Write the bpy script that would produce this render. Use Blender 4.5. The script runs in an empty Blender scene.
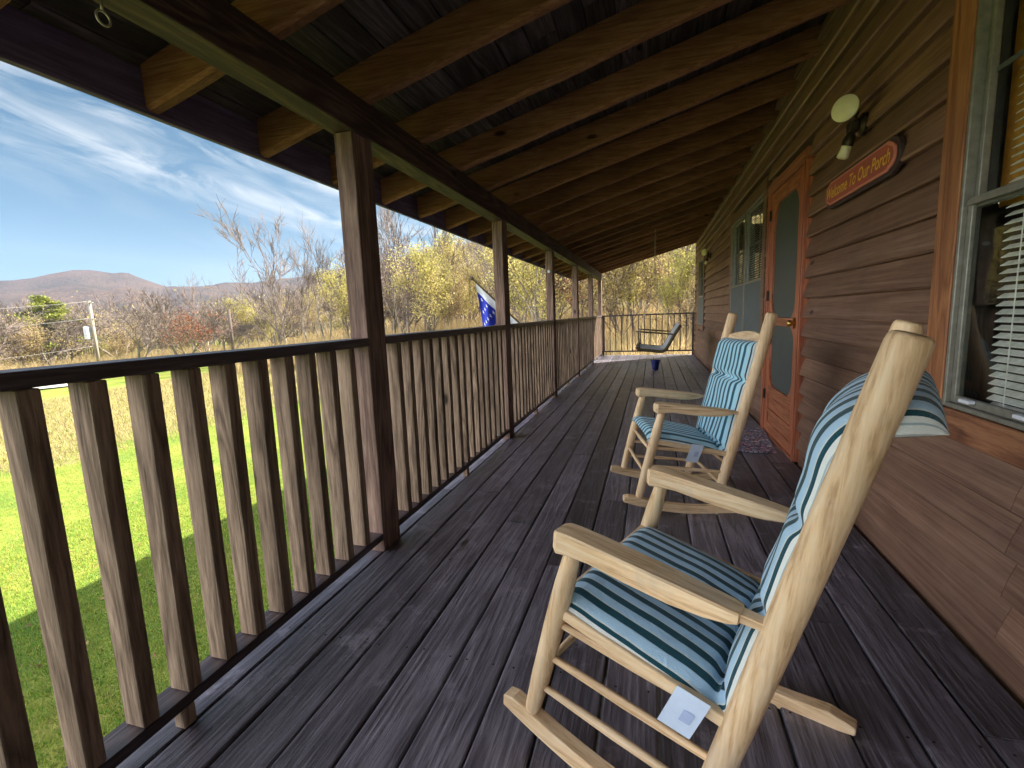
import bpy, math, random
import numpy as np
from mathutils import Vector, Matrix, noise as mnoise
random.seed(7); rng=np.random.default_rng(7)
R=math.radians
sc=bpy.context.scene; C=sc.collection

# ------------------------------------------------------------------ camera
def cam_axes(yaw,pitch,roll):
    cy,sy=math.cos(yaw),math.sin(yaw); cp,sp=math.cos(pitch),math.sin(pitch); cr,sr=math.cos(roll),math.sin(roll)
    f=Vector((sy*cp,cy*cp,-sp)); r=Vector((cy,-sy,0)); u=r.cross(f)
    return cr*r+sr*u, -sr*r+cr*u, -f
cd=bpy.data.cameras.new('camera'); cam=bpy.data.objects.new('camera',cd); C.objects.link(cam)
r_,u_,b_=cam_axes(-.2883,.1411,-.0377)
cam.matrix_world=Matrix(((r_.x,u_.x,b_.x,0),(r_.y,u_.y,b_.y,0),(r_.z,u_.z,b_.z,1.15),(0,0,0,1)))
cd.sensor_width=36; cd.lens=478.07/1024*36; cd.clip_start=.02; cd.clip_end=12000
sc.camera=cam

# ------------------------------------------------------------------ node helpers
def newmat(name):
    m=bpy.data.materials.new(name); m.use_nodes=True; nt=m.node_tree
    return m,nt,nt.nodes['Principled BSDF']
def N(nt,t,**k):
    n=nt.nodes.new(t)
    for a,v in k.items():
        if a in n.inputs.keys() if hasattr(n.inputs,'keys') else False: n.inputs[a].default_value=v
        else: setattr(n,a,v)
    return n
def ramp(nt,fac,stops):
    n=nt.nodes.new('ShaderNodeValToRGB'); e=n.color_ramp.elements
    while len(e)>1: e.remove(e[0])
    e[0].position=stops[0][0]; e[0].color=(*stops[0][1],1)
    for p,c in stops[1:]:
        q=e.new(p); q.color=(*c,1)
    nt.links.new(fac,n.inputs[0]); return n.outputs[0]
def noise(nt,vec,scale,detail=4,rough=.55,dist=0):
    n=nt.nodes.new('ShaderNodeTexNoise'); n.inputs['Scale'].default_value=scale; n.inputs['Detail'].default_value=detail
    n.inputs['Roughness'].default_value=rough; n.inputs['Distortion'].default_value=dist
    nt.links.new(vec,n.inputs['Vector']); return n.outputs['Fac']
def mixc(nt,fac,a,b,blend='MIX'):
    n=nt.nodes.new('ShaderNodeMix'); n.data_type='RGBA'; n.blend_type=blend
    for s,v in ((n.inputs[0],fac),(n.inputs[6],a),(n.inputs[7],b)):
        if isinstance(v,bpy.types.NodeSocket): nt.links.new(v,s)
        elif isinstance(v,(int,float)): s.default_value=v
        else: s.default_value=(*v,1)
    return n.outputs[2]
def math_(nt,op,a,b=None,c=None):
    n=nt.nodes.new('ShaderNodeMath'); n.operation=op
    for i,v in enumerate((a,b,c)):
        if v is None: continue
        if isinstance(v,bpy.types.NodeSocket): nt.links.new(v,n.inputs[i])
        else: n.inputs[i].default_value=v
    return n.outputs[0]
def bump(nt,bs,h,strength=.4,dist=.004):
    n=nt.nodes.new('ShaderNodeBump'); n.inputs['Strength'].default_value=strength; n.inputs['Distance'].default_value=dist
    nt.links.new(h,n.inputs['Height']); nt.links.new(n.outputs[0],bs.inputs['Normal'])

def wood(name,axis,dark,mid,light,scale=14,rough=.6,bstr=.5,vary=.35,knots=True,stretch=.07,spec=.4,bdist=.004,patch=0,pcol=None,ringw=.55,dist=.6):
    """timber with grain along axis (0,1,2); every board / copy gets its own offset and tone"""
    m,nt,bs=newmat(name)
    tc=nt.nodes.new('ShaderNodeTexCoord'); geo=nt.nodes.new('ShaderNodeNewGeometry'); oi=nt.nodes.new('ShaderNodeObjectInfo')
    rnd=math_(nt,'ADD',geo.outputs['Random Per Island'],oi.outputs['Random'])
    mp=nt.nodes.new('ShaderNodeMapping'); s=[1,1,1]; s[axis]=stretch; mp.inputs['Scale'].default_value=s
    nt.links.new(tc.outputs['Object'],mp.inputs[0])
    cb=nt.nodes.new('ShaderNodeCombineXYZ')
    for i,k in enumerate((37.1,17.7,53.3)): nt.links.new(math_(nt,'MULTIPLY',rnd,k),cb.inputs[i])
    va=nt.nodes.new('ShaderNodeVectorMath'); va.operation='ADD'; nt.links.new(mp.outputs[0],va.inputs[0]); nt.links.new(cb.outputs[0],va.inputs[1])
    v=va.outputs[0]
    big=noise(nt,v,scale*.5,3,.5,dist)
    # growth rings: bands of the warped coarse noise
    rings=math_(nt,'FRACT',math_(nt,'MULTIPLY',big,9.0))
    rings=math_(nt,'ABSOLUTE',math_(nt,'SUBTRACT',rings,.5))
    fine=noise(nt,v,scale*9,5,.65,.2)
    f=math_(nt,'ADD',math_(nt,'MULTIPLY',rings,ringw),math_(nt,'MULTIPLY',fine,1.30-ringw))
    col=ramp(nt,f,[(.22,dark),(.5,mid),(.78,light)])
    w=nt.nodes.new('ShaderNodeVectorMath'); w.operation='ADD'; nt.links.new(tc.outputs['Object'],w.inputs[0]); nt.links.new(cb.outputs[0],w.inputs[1])
    blot=noise(nt,w.outputs[0],2.3,5,.6)
    tone=math_(nt,'ADD',math_(nt,'MULTIPLY',math_(nt,'FRACT',math_(nt,'MULTIPLY',rnd,7.31)),vary),1-vary*.5)
    tone=math_(nt,'MULTIPLY',tone,math_(nt,'ADD',math_(nt,'MULTIPLY',blot,.9),.55))
    h=nt.nodes.new('ShaderNodeVectorMath'); h.operation='SCALE'; nt.links.new(col,h.inputs[0]); nt.links.new(tone,h.inputs['Scale'])
    col=h.outputs[0]
    if patch:
        pn=noise(nt,w.outputs[0],5.0,6,.7); pf=ramp(nt,pn,[(.56,(0,0,0)),(.66,(patch,)*3)])
        col=mixc(nt,pf,col,pcol)
    if knots:
        mk=nt.nodes.new('ShaderNodeMapping'); s=[1,1,1]; s[axis]=.42; mk.inputs['Scale'].default_value=s; nt.links.new(w.outputs[0],mk.inputs[0])
        vo=nt.nodes.new('ShaderNodeTexVoronoi'); vo.inputs['Scale'].default_value=3.6; nt.links.new(mk.outputs[0],vo.inputs['Vector'])
        kd=math_(nt,'ADD',vo.outputs['Distance'],math_(nt,'MULTIPLY',fine,.03))
        kf=ramp(nt,kd,[(.055,(1,1,1)),(.095,(0,0,0))])
        col=mixc(nt,kf,col,[c*.45 for c in dark])
    nt.links.new(col,bs.inputs['Base Color'])
    rr=nt.nodes.new('ShaderNodeMapRange'); rr.inputs['To Min'].default_value=rough-.12; rr.inputs['To Max'].default_value=rough+.15; nt.links.new(fine,rr.inputs[0]); nt.links.new(rr.outputs[0],bs.inputs['Roughness'])
    bs.inputs['Specular IOR Level'].default_value=spec
    bump(nt,bs,math_(nt,'ADD',f,math_(nt,'MULTIPLY',blot,.6)),bstr,bdist)
    return m
def plain(name,col,rough=.5,metal=0,nscale=30,amount=.25,b=.1,spec=.5):
    m,nt,bs=newmat(name); tc=nt.nodes.new('ShaderNodeTexCoord'); f=noise(nt,tc.outputs['Object'],nscale,5,.6)
    c=ramp(nt,f,[(.3,[v*(1-amount) for v in col]),(.7,[min(1,v*(1+amount)) for v in col])])
    nt.links.new(c,bs.inputs['Base Color']); bs.inputs['Roughness'].default_value=rough; bs.inputs['Metallic'].default_value=metal
    bs.inputs['Specular IOR Level'].default_value=spec
    if b: bump(nt,bs,f,b,.002)
    return m

M={}
M['deck']=wood('weathered_deck',1,(.024,.021,.028),(.105,.094,.122),(.25,.235,.29),scale=15,rough=.38,bstr=.8,vary=.8,spec=.7,ringw=.42,patch=.6,pcol=(.34,.31,.39),stretch=.05,bdist=.007)
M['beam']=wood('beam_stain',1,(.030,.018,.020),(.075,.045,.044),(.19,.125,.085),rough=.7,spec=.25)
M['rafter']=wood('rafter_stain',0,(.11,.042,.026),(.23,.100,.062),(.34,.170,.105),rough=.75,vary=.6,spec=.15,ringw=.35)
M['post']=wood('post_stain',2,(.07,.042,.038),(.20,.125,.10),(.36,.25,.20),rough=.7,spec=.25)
M['baluster']=wood('baluster_grey',2,(.06,.042,.033),(.24,.168,.122),(.42,.31,.23),rough=.75,spec=.2,scale=17,bstr=.8)
M['rail']=wood('rail_stain',1,(.022,.014,.018),(.055,.035,.04),(.13,.095,.09),rough=.45,spec=.6)
M['siding']=wood('cedar_siding',1,(.085,.040,.026),(.185,.098,.064),(.29,.172,.118),rough=.55,vary=.6,spec=.4,stretch=.022,scale=13,patch=.3,pcol=(.24,.135,.105),ringw=.30,dist=.15)
M['trim']=wood('window_trim',2,(.14,.045,.018),(.36,.14,.06),(.52,.24,.10),rough=.55)
M['trimh']=wood('window_trim_flat',1,(.06,.02,.01),(.20,.08,.04),(.34,.17,.08),rough=.55,patch=.6,pcol=(.05,.03,.02))
M['door']=wood('door_redwood',2,(.17,.045,.022),(.38,.115,.055),(.54,.21,.11),rough=.4,vary=.2,knots=False)
M['doorh']=wood('door_redwood_rail',1,(.15,.045,.022),(.34,.115,.055),(.50,.21,.11),rough=.4,vary=.2,knots=False)
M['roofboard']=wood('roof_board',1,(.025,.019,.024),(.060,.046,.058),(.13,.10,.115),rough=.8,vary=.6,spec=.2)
M['fascia']=wood('fascia_glare_tint',1,(.06,.045,.085),(.11,.085,.15),(.17,.14,.22),rough=.7,spec=.2)  # violet blue lift in the colour stands for lens glare
def chairwood(name,axis): return wood(name,axis,(.38,.21,.09),(.78,.55,.32),(.90,.72,.49),scale=13,rough=.6,bstr=.5,vary=.3,patch=.35,pcol=(.55,.47,.38),ringw=.45,spec=.4)
M['cw0']=chairwood('blond_wood_long',0); M['cw1']=chairwood('blond_wood_cross',1); M['cw2']=chairwood('blond_wood_upright',2)
M['alu']=plain('grey_aluminium',(.24,.235,.20),.4,.3,amount=.2)
M['alud']=plain('dark_aluminium',(.10,.12,.11),.45,.3)
M['black']=plain('black_iron',(.02,.018,.018),.45,.6)
M['bronze']=plain('bronze_fixture',(.05,.038,.025),.4,.6)
M['chain']=plain('chain_steel',(.45,.42,.36),.4,.8)
M['blind']=plain('blind_slat',(.86,.85,.78),.6)
M['amber']=plain('amber_panel_colour',(.70,.33,.06),.7)
M['dark']=plain('room_dark',(.05,.042,.035),.9)
M['bulb']=plain('cream_bulb',(.85,.80,.55),.3,amount=.06,b=0)
M['brass']=plain('brass',(.55,.36,.1),.3,1)
M['signred']=plain('sign_red',(.42,.095,.075),.5,amount=.15)
M['signdark']=plain('sign_backing',(.05,.028,.028),.6)
M['signgold']=plain('sign_gold',(.85,.47,.07),.5,amount=.1)
M['signedge']=plain('sign_border',(.62,.22,.16),.5,amount=.1)
M['potblue']=plain('pot_blue',(.015,.025,.16),.25)
M['tag']=plain('care_label_cloth',(.60,.72,.90),.7,amount=.05)
M['tagprint']=plain('care_label_print',(.40,.50,.74),.7,amount=.12,nscale=25)
M['swingseat']=plain('grey_sling',(.45,.47,.48),.8,nscale=60)
M['swingframe']=plain('swing_frame_brown',(.10,.07,.035),.55)
M['flagblue']=plain('flag_blue',(.012,.03,.42),.75,amount=.1)
M['flagwhite']=plain('flag_white',(.75,.78,.85),.75,amount=.05)
M['flagred']=plain('flag_red',(.5,.02,.04),.75,amount=.05)
M['pole']=plain('utility_pole',(.34,.30,.24),.85)
M['poled']=plain('old_pole',(.12,.09,.075),.85)
M['wire']=plain('wire',(.34,.33,.32),.6)
M['shingle']=plain('roof_shingle',(.12,.11,.10),.9,nscale=8)

# glass: reflection by fresnel over clear transmission
def glass(name,tint,ior=1.5,rmin=0.0):
    m,nt,bs=newmat(name); nt.nodes.remove(bs); out=nt.nodes['Material Output']
    fr=nt.nodes.new('ShaderNodeFresnel'); fr.inputs['IOR'].default_value=ior
    tr=nt.nodes.new('ShaderNodeBsdfTransparent'); tr.inputs[0].default_value=(*tint,1)
    gl=nt.nodes.new('ShaderNodeBsdfGlossy'); gl.inputs['Roughness'].default_value=.02
    tc=nt.nodes.new('ShaderNodeTexCoord'); nz=noise(nt,tc.outputs['Object'],2.0,2); bp=nt.nodes.new('ShaderNodeBump'); bp.inputs['Strength'].default_value=.25; bp.inputs['Distance'].default_value=.01
    nt.links.new(nz,bp.inputs['Height']); nt.links.new(bp.outputs[0],gl.inputs['Normal'])
    mx=nt.nodes.new('ShaderNodeMixShader'); ge=nt.nodes.new('ShaderNodeNewGeometry'); nt.links.new(math_(nt,'MULTIPLY',math_(nt,'MAXIMUM',fr.outputs[0],rmin),math_(nt,'SUBTRACT',1.0,ge.outputs['Backfacing'])),mx.inputs[0]); nt.links.new(tr.outputs[0],mx.inputs[1]); nt.links.new(gl.outputs[0],mx.inputs[2])
    nt.links.new(mx.outputs[0],out.inputs[0]); return m
M['glass']=glass('window_glass',(.93,.95,.93),1.5,.04)
M['glassold']=glass('upper_window_glass',(.9,.92,.88),1.9,.38)
M['halfscreen']=plain('grey_half_screen',(.10,.125,.135),.6,nscale=6,amount=.15)
def screenmat():
    m,nt,bs=newmat('insect_screen'); nt.nodes.remove(bs); out=nt.nodes['Material Output']
    tr=nt.nodes.new('ShaderNodeBsdfTransparent'); df=nt.nodes.new('ShaderNodeBsdfPrincipled'); df.inputs['Base Color'].default_value=(.10,.12,.115,1); df.inputs['Roughness'].default_value=.5
    tc=nt.nodes.new('ShaderNodeTexCoord'); nz=noise(nt,tc.outputs['Object'],3,3)
    mx=nt.nodes.new('ShaderNodeMixShader'); nt.links.new(math_(nt,'ADD',math_(nt,'MULTIPLY',nz,.1),.62),mx.inputs[0]); nt.links.new(tr.outputs[0],mx.inputs[1]); nt.links.new(df.outputs[0],mx.inputs[2]); nt.links.new(mx.outputs[0],out.inputs[0]); return m
M['screen']=screenmat()

# striped cushion cloth: stripes follow the UV across the cushion
def cushion_mat(name,dark,lite,freq):
    m,nt,bs=newmat(name); uv=nt.nodes.new('ShaderNodeUVMap'); uv.uv_map='UVMap'
    sx=nt.nodes.new('ShaderNodeSeparateXYZ'); nt.links.new(uv.outputs[0],sx.inputs[0]); tc=nt.nodes.new('ShaderNodeTexCoord')
    wob=noise(nt,tc.outputs['Object'],9,2)
    x=math_(nt,'ADD',sx.outputs[0],math_(nt,'MULTIPLY',math_(nt,'SUBTRACT',wob,.5),.006))
    ph=math_(nt,'FRACT',math_(nt,'MULTIPLY',x,freq))
    n=nt.nodes.new('ShaderNodeValToRGB'); e=n.color_ramp; e.interpolation='CONSTANT'
    cs=[(0,lite),(.46,[c*.8 for c in lite]),(.50,dark),(.93,[.62,.70,.72])]
    e.elements[0].position=0; e.elements[0].color=(*cs[0][1],1); e.elements[1].position=cs[1][0]; e.elements[1].color=(*cs[1][1],1)
    for p,c in cs[2:]:
        q=e.elements.new(p); q.color=(*c,1)
    nt.links.new(ph,n.inputs[0])
    pin=math_(nt,'FRACT',math_(nt,'MULTIPLY',x,130.0)); pin=math_(nt,'GREATER_THAN',pin,.72)
    edge=math_(nt,'GREATER_THAN',math_(nt,'ABSOLUTE',math_(nt,'SUBTRACT',sx.outputs[0],.25)),.260)
    ecol=mixc(nt,pin,(.72,.77,.76),(.36,.47,.52))
    col=mixc(nt,edge,n.outputs[0],ecol)
    nt.links.new(col,bs.inputs['Base Color']); bs.inputs['Roughness'].default_value=.85; bs.inputs['Specular IOR Level'].default_value=.2
    bs.inputs['Sheen Weight'].default_value=.2
    f=noise(nt,tc.outputs['Object'],420,3); g=noise(nt,tc.outputs['Object'],17,6,.6,1.2)
    bump(nt,bs,math_(nt,'ADD',math_(nt,'MULTIPLY',f,.22),g),.75,.009)
    return m
M['cush_a']=cushion_mat('cushion_stripes_teal',(.006,.060,.085),(.42,.63,.82),24.0)
M['cush_b']=cushion_mat('cushion_stripes_blue',(.008,.10,.17),(.42,.74,.90),19.0)

def matmat():
    m,nt,bs=newmat('pebble_mat_print'); tc=nt.nodes.new('ShaderNodeTexCoord')
    vo=nt.nodes.new('ShaderNodeTexVoronoi'); vo.inputs['Scale'].default_value=30; nt.links.new(tc.outputs['Object'],vo.inputs['Vector'])
    s=nt.nodes.new('ShaderNodeSeparateColor'); nt.links.new(vo.outputs['Color'],s.inputs[0])
    c=ramp(nt,s.outputs[0],[(0,(.05,.06,.16)),(.25,(.42,.40,.45)),(.45,(.35,.08,.10)),(.6,(.62,.60,.60)),(.8,(.10,.13,.30)),(1,(.5,.3,.3))])
    vd=nt.nodes.new('ShaderNodeTexVoronoi'); vd.feature='DISTANCE_TO_EDGE'; vd.inputs['Scale'].default_value=30; nt.links.new(tc.outputs['Object'],vd.inputs['Vector'])
    e=ramp(nt,vd.outputs[0],[(.06,(1,1,1)),(.12,(0,0,0))]); col=mixc(nt,e,c,(.03,.03,.05))
    nt.links.new(col,bs.inputs['Base Color']); bs.inputs['Roughness'].default_value=.9; return m
M['mat']=matmat()

# ------------------------------------------------------------------ mesh helper
class MB:
    def __init__(s): s.v=[]; s.f=[]; s.m=[]; s.cur=0
    def add(s,vs,fs):
        o=len(s.v); s.v.extend([tuple(v) for v in vs]); s.f.extend([tuple(i+o for i in f) for f in fs]); s.m.extend([s.cur]*len(fs)); return s
    def box(s,x0,x1,y0,y1,z0,z1):
        return s.add([(x0,y0,z0),(x1,y0,z0),(x1,y1,z0),(x0,y1,z0),(x0,y0,z1),(x1,y0,z1),(x1,y1,z1),(x0,y1,z1)],
            [(0,3,2,1),(4,5,6,7),(0,1,5,4),(1,2,6,5),(2,3,7,6),(3,0,4,7)])
    def tube(s,pts,rad,n=12,caps=True,oval=1.0):
        pts=[Vector(p) for p in pts]; 
        if not hasattr(rad,'__len__'): rad=[rad]*len(pts)
        up=None; vs=[]
        for i,p in enumerate(pts):
            d=(pts[min(i+1,len(pts)-1)]-pts[max(i-1,0)]).normalized()
            if up is None:
                up=Vector((0,0,1)) if abs(d.z)<.9 else Vector((1,0,0))
            a=(up-d*up.dot(d)).normalized(); up=a; b=d.cross(a)
            for k in range(n):
                t=2*math.pi*k/n; vs.append(p+a*math.cos(t)*rad[i]+b*math.sin(t)*rad[i]*oval)
        fs=[]
        for i in range(len(pts)-1):
            for k in range(n):
                k2=(k+1)%n; fs.append((i*n+k,i*n+k2,(i+1)*n+k2,(i+1)*n+k))
        if caps: fs.append(tuple(reversed(range(n)))); fs.append(tuple((len(pts)-1)*n+k for k in range(n)))
        return s.add(vs,fs)
    def prism(s,poly,fn,a,b):
        """poly: 2D outline, fn(p,t)->3D, extruded t=a..b"""
        n=len(poly); vs=[fn(p,a) for p in poly]+[fn(p,b) for p in poly]
        fs=[tuple(reversed(range(n))),tuple(n+i for i in range(n))]+[(i,(i+1)%n,n+(i+1)%n,n+i) for i in range(n)]
        return s.add(vs,fs)
    def loft(s,secs,caps=True):
        n=len(secs[0]); vs=[p for q in secs for p in q]; fs=[]
        for i in range(len(secs)-1):
            for k in range(n): fs.append((i*n+k,i*n+(k+1)%n,(i+1)*n+(k+1)%n,(i+1)*n+k))
        if caps: fs.append(tuple(reversed(range(n)))); fs.append(tuple((len(secs)-1)*n+k for k in range(n)))
        return s.add(vs,fs)
    def build(s,name,mats,parent=None,smooth=False,bevel=0,seg=1,fix=True):
        me=bpy.data.meshes.new(name); me.from_pydata(s.v,[],s.f); 
        if not isinstance(mats,(list,tuple)): mats=[mats]
        for m in mats: me.materials.append(m)
        if len(mats)>1: me.polygons.foreach_set('material_index',s.m)
        if fix:
            import bmesh
            bm=bmesh.new(); bm.from_mesh(me); bmesh.ops.recalc_face_normals(bm,faces=bm.faces); bm.to_mesh(me); bm.free()
        if smooth:
            me.polygons.foreach_set('use_smooth',[True]*len(me.polygons))
        o=bpy.data.objects.new(name,me); C.objects.link(o)
        if parent is not None:
            o.parent=parent; o.matrix_parent_inverse=parent.matrix_basis.inverted()
        if bevel:
            b=o.modifiers.new('bevel','BEVEL'); b.width=bevel; b.segments=seg; b.limit_method='ANGLE'; b.angle_limit=R(40)
            if smooth:
                o.data.polygons.foreach_set('use_smooth',[True]*len(me.polygons))
        return o
def tag(o,label=None,cat=None,group=None,kind=None):
    if label: o['label']=label
    if cat: o['category']=cat
    if group: o['group']=group
    if kind: o['kind']=kind
    return o
def thing(name,label,cat,loc=(0,0,0),group=None,mat=None):
    o=bpy.data.objects.new(name,None); C.objects.link(o); o.empty_display_size=.1
    if mat is not None: o.matrix_basis=mat
    else: o.location=loc; o.matrix_basis=Matrix.Translation(loc)
    return tag(o,label,cat,group)
def copy_tree(o,loc=None,parent=None):
    c=o.copy(); C.objects.link(c)
    if parent is not None: c.parent=parent
    for ch in list(o.children): copy_tree(ch,None,c)
    return c
def smooth_angle(o,a=40):
    me=o.data; me.polygons.foreach_set('use_smooth',[True]*len(me.polygons))
    try: me.set_sharp_from_angle(angle=R(a))
    except Exception: pass
    return o

# ------------------------------------------------------------------ porch dimensions
XI,XO=-1.286,-1.38          # railing inner / outer face
Y1,SP,DD=1.98,2.2233,.16    # first post, spacing, post depth
XW=1.06; YE=13.03; YN=-3.2; ZR=1.077; ZB=1.993; ZBT=2.155
def zr(x): return 2.16+.264*(x+1.286)   # underside of rafters
RH=.165
posts=[Y1+SP*i for i in range(-2,6)]
posts[-1]=YE-DD

# ---- porch floor
mb=MB()
xs=[]; x=1.05-.165*0
x=XW-.045
edges=[x-.165*i for i in range(0,16)]
for i in range(15):
    xa,xb=edges[i+1]+.0042,edges[i]-.0042
    y=YN-random.uniform(0,2.4)
    while y<YE+.12:
        L=random.choice((2.4,3.0,3.6,4.2)); y2=min(y+L,YE+.15)
        dz=random.uniform(-.0025,.0015); n=max(1,int((y2-y)/.35)); ya=y+.002; yb=y2-.002
        secs=[]
        for k in range(n+1):
            yy=ya+(yb-ya)*k/n; w=mnoise.noise((yy*.9,i*7.3,1))*.0035; tw=mnoise.noise((yy*.6,i*3.3,5))*.002
            secs.append([(xa+w,yy,-.038),(xb+w,yy,-.038),(xb+w,yy,-.003+dz+tw),(xb-.005+w,yy,dz+tw),(xa+.005+w,yy,dz-tw),(xa+w,yy,-.003+dz-tw)])
        mb.loft(secs); y=y2
mb.cur=1
for i in range(15):
    for y in np.arange(YN+.3,YE,.61):
        for dx in (.03,.135):
            x=edges[i+1]+dx+random.uniform(-.006,.006); yy=y+random.uniform(-.012,.012)
            mb.add([(x+.0042*math.cos(k*math.pi/3),yy+.0042*math.sin(k*math.pi/3),.0032) for k in range(6)],[tuple(range(6))])
fl=mb.build('porch_floor',[M['deck'],M['black']]); tag(fl,kind='structure')
# a dark joist layer below so no light comes up between the boards
mb=MB()
for y in np.arange(YN,YE,.61): mb.box(-1.42,XW,y,y+.05,-.24,-.041)
mb.box(-1.47,-1.43,YN,YE+.1,-.26,-.045); mb.box(-1.42,XW,YE+.06,YE+.1,-.26,-.045)
for y in posts: mb.box(-1.40,-1.28,y,y+.14,-1.75,-.245)
tag(mb.build('floor_frame',M['beam'],bevel=.003),kind='structure')

# ---- porch roof: one thing with posts, beam, rafters, boards
roof=thing('porch_roof','dark stained timber porch roof on square posts with sloping rafters above the plank floor','porch roof',(XO,YN,0))
for i,y in enumerate(posts):
    mb=MB(); n=12; secs=[]
    for k in range(n+1):
        z=ZB*k/n; a=mnoise.noise((i*3.1,z*1.3,2))*.003; b=mnoise.noise((i*5.1,z*1.7,8))*.003
        secs.append([(XO+a,y+b,z),(XI+a,y+b,z),(XI+a,y+DD+b,z),(XO+a,y+DD+b,z)])
    mb.loft(secs); mb.build('post',M['post'],roof,bevel=.005,seg=2)
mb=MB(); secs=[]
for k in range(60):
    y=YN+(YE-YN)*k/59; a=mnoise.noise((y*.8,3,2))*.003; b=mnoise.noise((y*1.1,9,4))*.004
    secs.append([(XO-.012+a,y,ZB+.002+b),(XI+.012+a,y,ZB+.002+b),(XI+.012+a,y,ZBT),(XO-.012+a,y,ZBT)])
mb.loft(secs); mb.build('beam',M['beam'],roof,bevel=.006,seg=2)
# rafters: one mesh, copied
XF=-1.90
def rafter_mesh(seed):
    mb=MB(); secs=[]; n=26
    for k in range(n+1):
        x=XF+.002+(XW+.02-XF)*k/n; w=.032+mnoise.noise((x*2.1,seed,0))*.004; z=zr(x); j=mnoise.noise((x*2.7,seed,4))*.007
        notch=.0
        q=.014
        secs.append([(x,-w+q,z+j),(x,w-q,z+j),(x,w,z+q+j),(x,w,z+RH),(x,-w,z+RH),(x,-w,z+q+j)])
    mb.loft(secs); return mb
protos=[]
for s in range(4):
    o=rafter_mesh(s*11.3).build('rafter',M['rafter'],None); smooth_angle(o,35); protos.append(o)
rys=[2.13+.57*k for k in range(-9,19)]
for i,y in enumerate(rys+[YE-.05]):
    o=protos[i%4] if i<4 else protos[i%4].copy()
    if i>=4: C.objects.link(o)
    o.parent=roof; o.matrix_parent_inverse=roof.matrix_basis.inverted(); o.location=(0,y,0)
# roof boards above rafters (each its own plank inside one mesh), house roof continues above
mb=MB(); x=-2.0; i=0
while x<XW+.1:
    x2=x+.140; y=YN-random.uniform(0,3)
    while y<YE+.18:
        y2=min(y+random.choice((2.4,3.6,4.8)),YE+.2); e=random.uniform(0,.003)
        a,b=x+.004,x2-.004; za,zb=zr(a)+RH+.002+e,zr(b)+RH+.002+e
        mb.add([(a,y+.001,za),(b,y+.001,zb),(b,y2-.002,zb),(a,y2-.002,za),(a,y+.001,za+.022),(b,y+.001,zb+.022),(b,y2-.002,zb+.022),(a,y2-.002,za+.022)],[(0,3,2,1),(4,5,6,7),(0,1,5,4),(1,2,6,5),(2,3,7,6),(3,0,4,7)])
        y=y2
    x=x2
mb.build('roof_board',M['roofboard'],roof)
mb=MB(); za=zr(-2.02)+RH+.03; zb=zr(XW+.14)+RH+.03
mb.add([(-2.02,YN-.2,za),(XW+.14,YN-.2,zb),(XW+.14,YE+.22,zb),(-2.02,YE+.22,za),(-2.02,YN-.2,za+.02),(XW+.14,YN-.2,zb+.02),(XW+.14,YE+.22,zb+.02),(-2.02,YE+.22,za+.02)],[(0,3,2,1),(4,5,6,7),(0,1,5,4),(1,2,6,5),(2,3,7,6),(3,0,4,7)])
mb.build('shingle_layer',M['shingle'],roof)
mb=MB(); mb.box(XF-.03,XF,YN,YE+.15,1.985,2.155); mb.build('fascia',M['fascia'],roof,bevel=.003)
# screw eye under the beam
mb=MB(); cx,cy,cz=XO+.02,1.012,ZB-.045
mb.tube([(cx,cy,ZB+.0),(cx,cy,ZB-.03)],.0035,8)
mb.tube([(cx,cy+.017*math.sin(t),cz+.017*math.cos(t)) for t in np.linspace(0,2*math.pi,17)],.003,8,False)
tag(mb.build('screw_eye',M['chain'],None,smooth=True),'small metal ring hook screwed under the beam near the picture corner','hook')
# small pale disc on the third post
mb=MB(); yy=posts[4]; mb.tube([(XO+.048,yy-.012,1.72),(XO+.048,yy-.001,1.72)],.02,16); tag(mb.build('thermometer',M['flagwhite'],None),'small round pale thermometer on the third post of the row','thermometer')

# ---- railings: one thing per bay
grp='railing sections between the porch posts'
labs=['dark wooden railing section behind the left picture edge','wooden railing section nearest the camera with widely seen grey balusters','second railing section, between the first and second posts in view','third railing section, between the second and third posts in view','fourth railing section, between the third and fourth posts in view','fifth railing section, between the fourth and fifth posts in view','sixth and farthest long side railing section, ending at the porch corner post']
def railing(ya,yb,label):
    t=thing('porch_railing',label,'railing',(XI,ya,0),grp)
    mb=MB(); secs=[]; n=8
    for k in range(n+1):
        y=ya+.001+(yb-ya-.002)*k/n; a=mnoise.noise((y,7,2))*.003
        secs.append([(XO-.012,y,ZR-.042+a),(XI+.010,y,ZR-.042+a),(XI+.010,y,ZR-.004+a),(XO-.012,y,ZR-.004+a)])
    mb.loft(secs); mb.build('top_rail',M['rail'],t,bevel=.004,seg=2)
    mb=MB(); mb.box(XO+.004,XI-.0005,ya+.001,yb-.001,.065,.10); mb.build('bottom_rail',M['rail'],t,bevel=.003)
    mb=MB(); ym=(ya+yb)/2; mb.box(XI-.045,XI-.006,ym-.045,ym-.005,0.001,.0635); mb.build('rail_foot',M['baluster'],t,bevel=.003)
    L=yb-ya; nb=int(round(L/.133))-1; st=L/(nb+1)
    for i in range(nb):
        y=ya+st*(i+1)-.0225+random.uniform(-.004,.004); mb=MB(); secs=[]; th=random.uniform(.038,.047); off=random.uniform(-.003,.002); lean=random.uniform(-.004,.004)
        for k in range(9):
            z=.1015+(ZR-.044-.1015)*k/8; a=mnoise.noise((y*9,z*2.2,3))*.002; b=mnoise.noise((y*5,z*3.1,9))*.0018; yy=y+lean*(k/8-.5)
            secs.append([(XI-.074+a,yy+b,z),(XI-.002+off,yy+b,z),(XI-.002+off,yy+th,z),(XI-.074+a,yy+th,z)])
        mb.loft(secs); mb.build('baluster',M['baluster'],t,bevel=.003)
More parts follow.
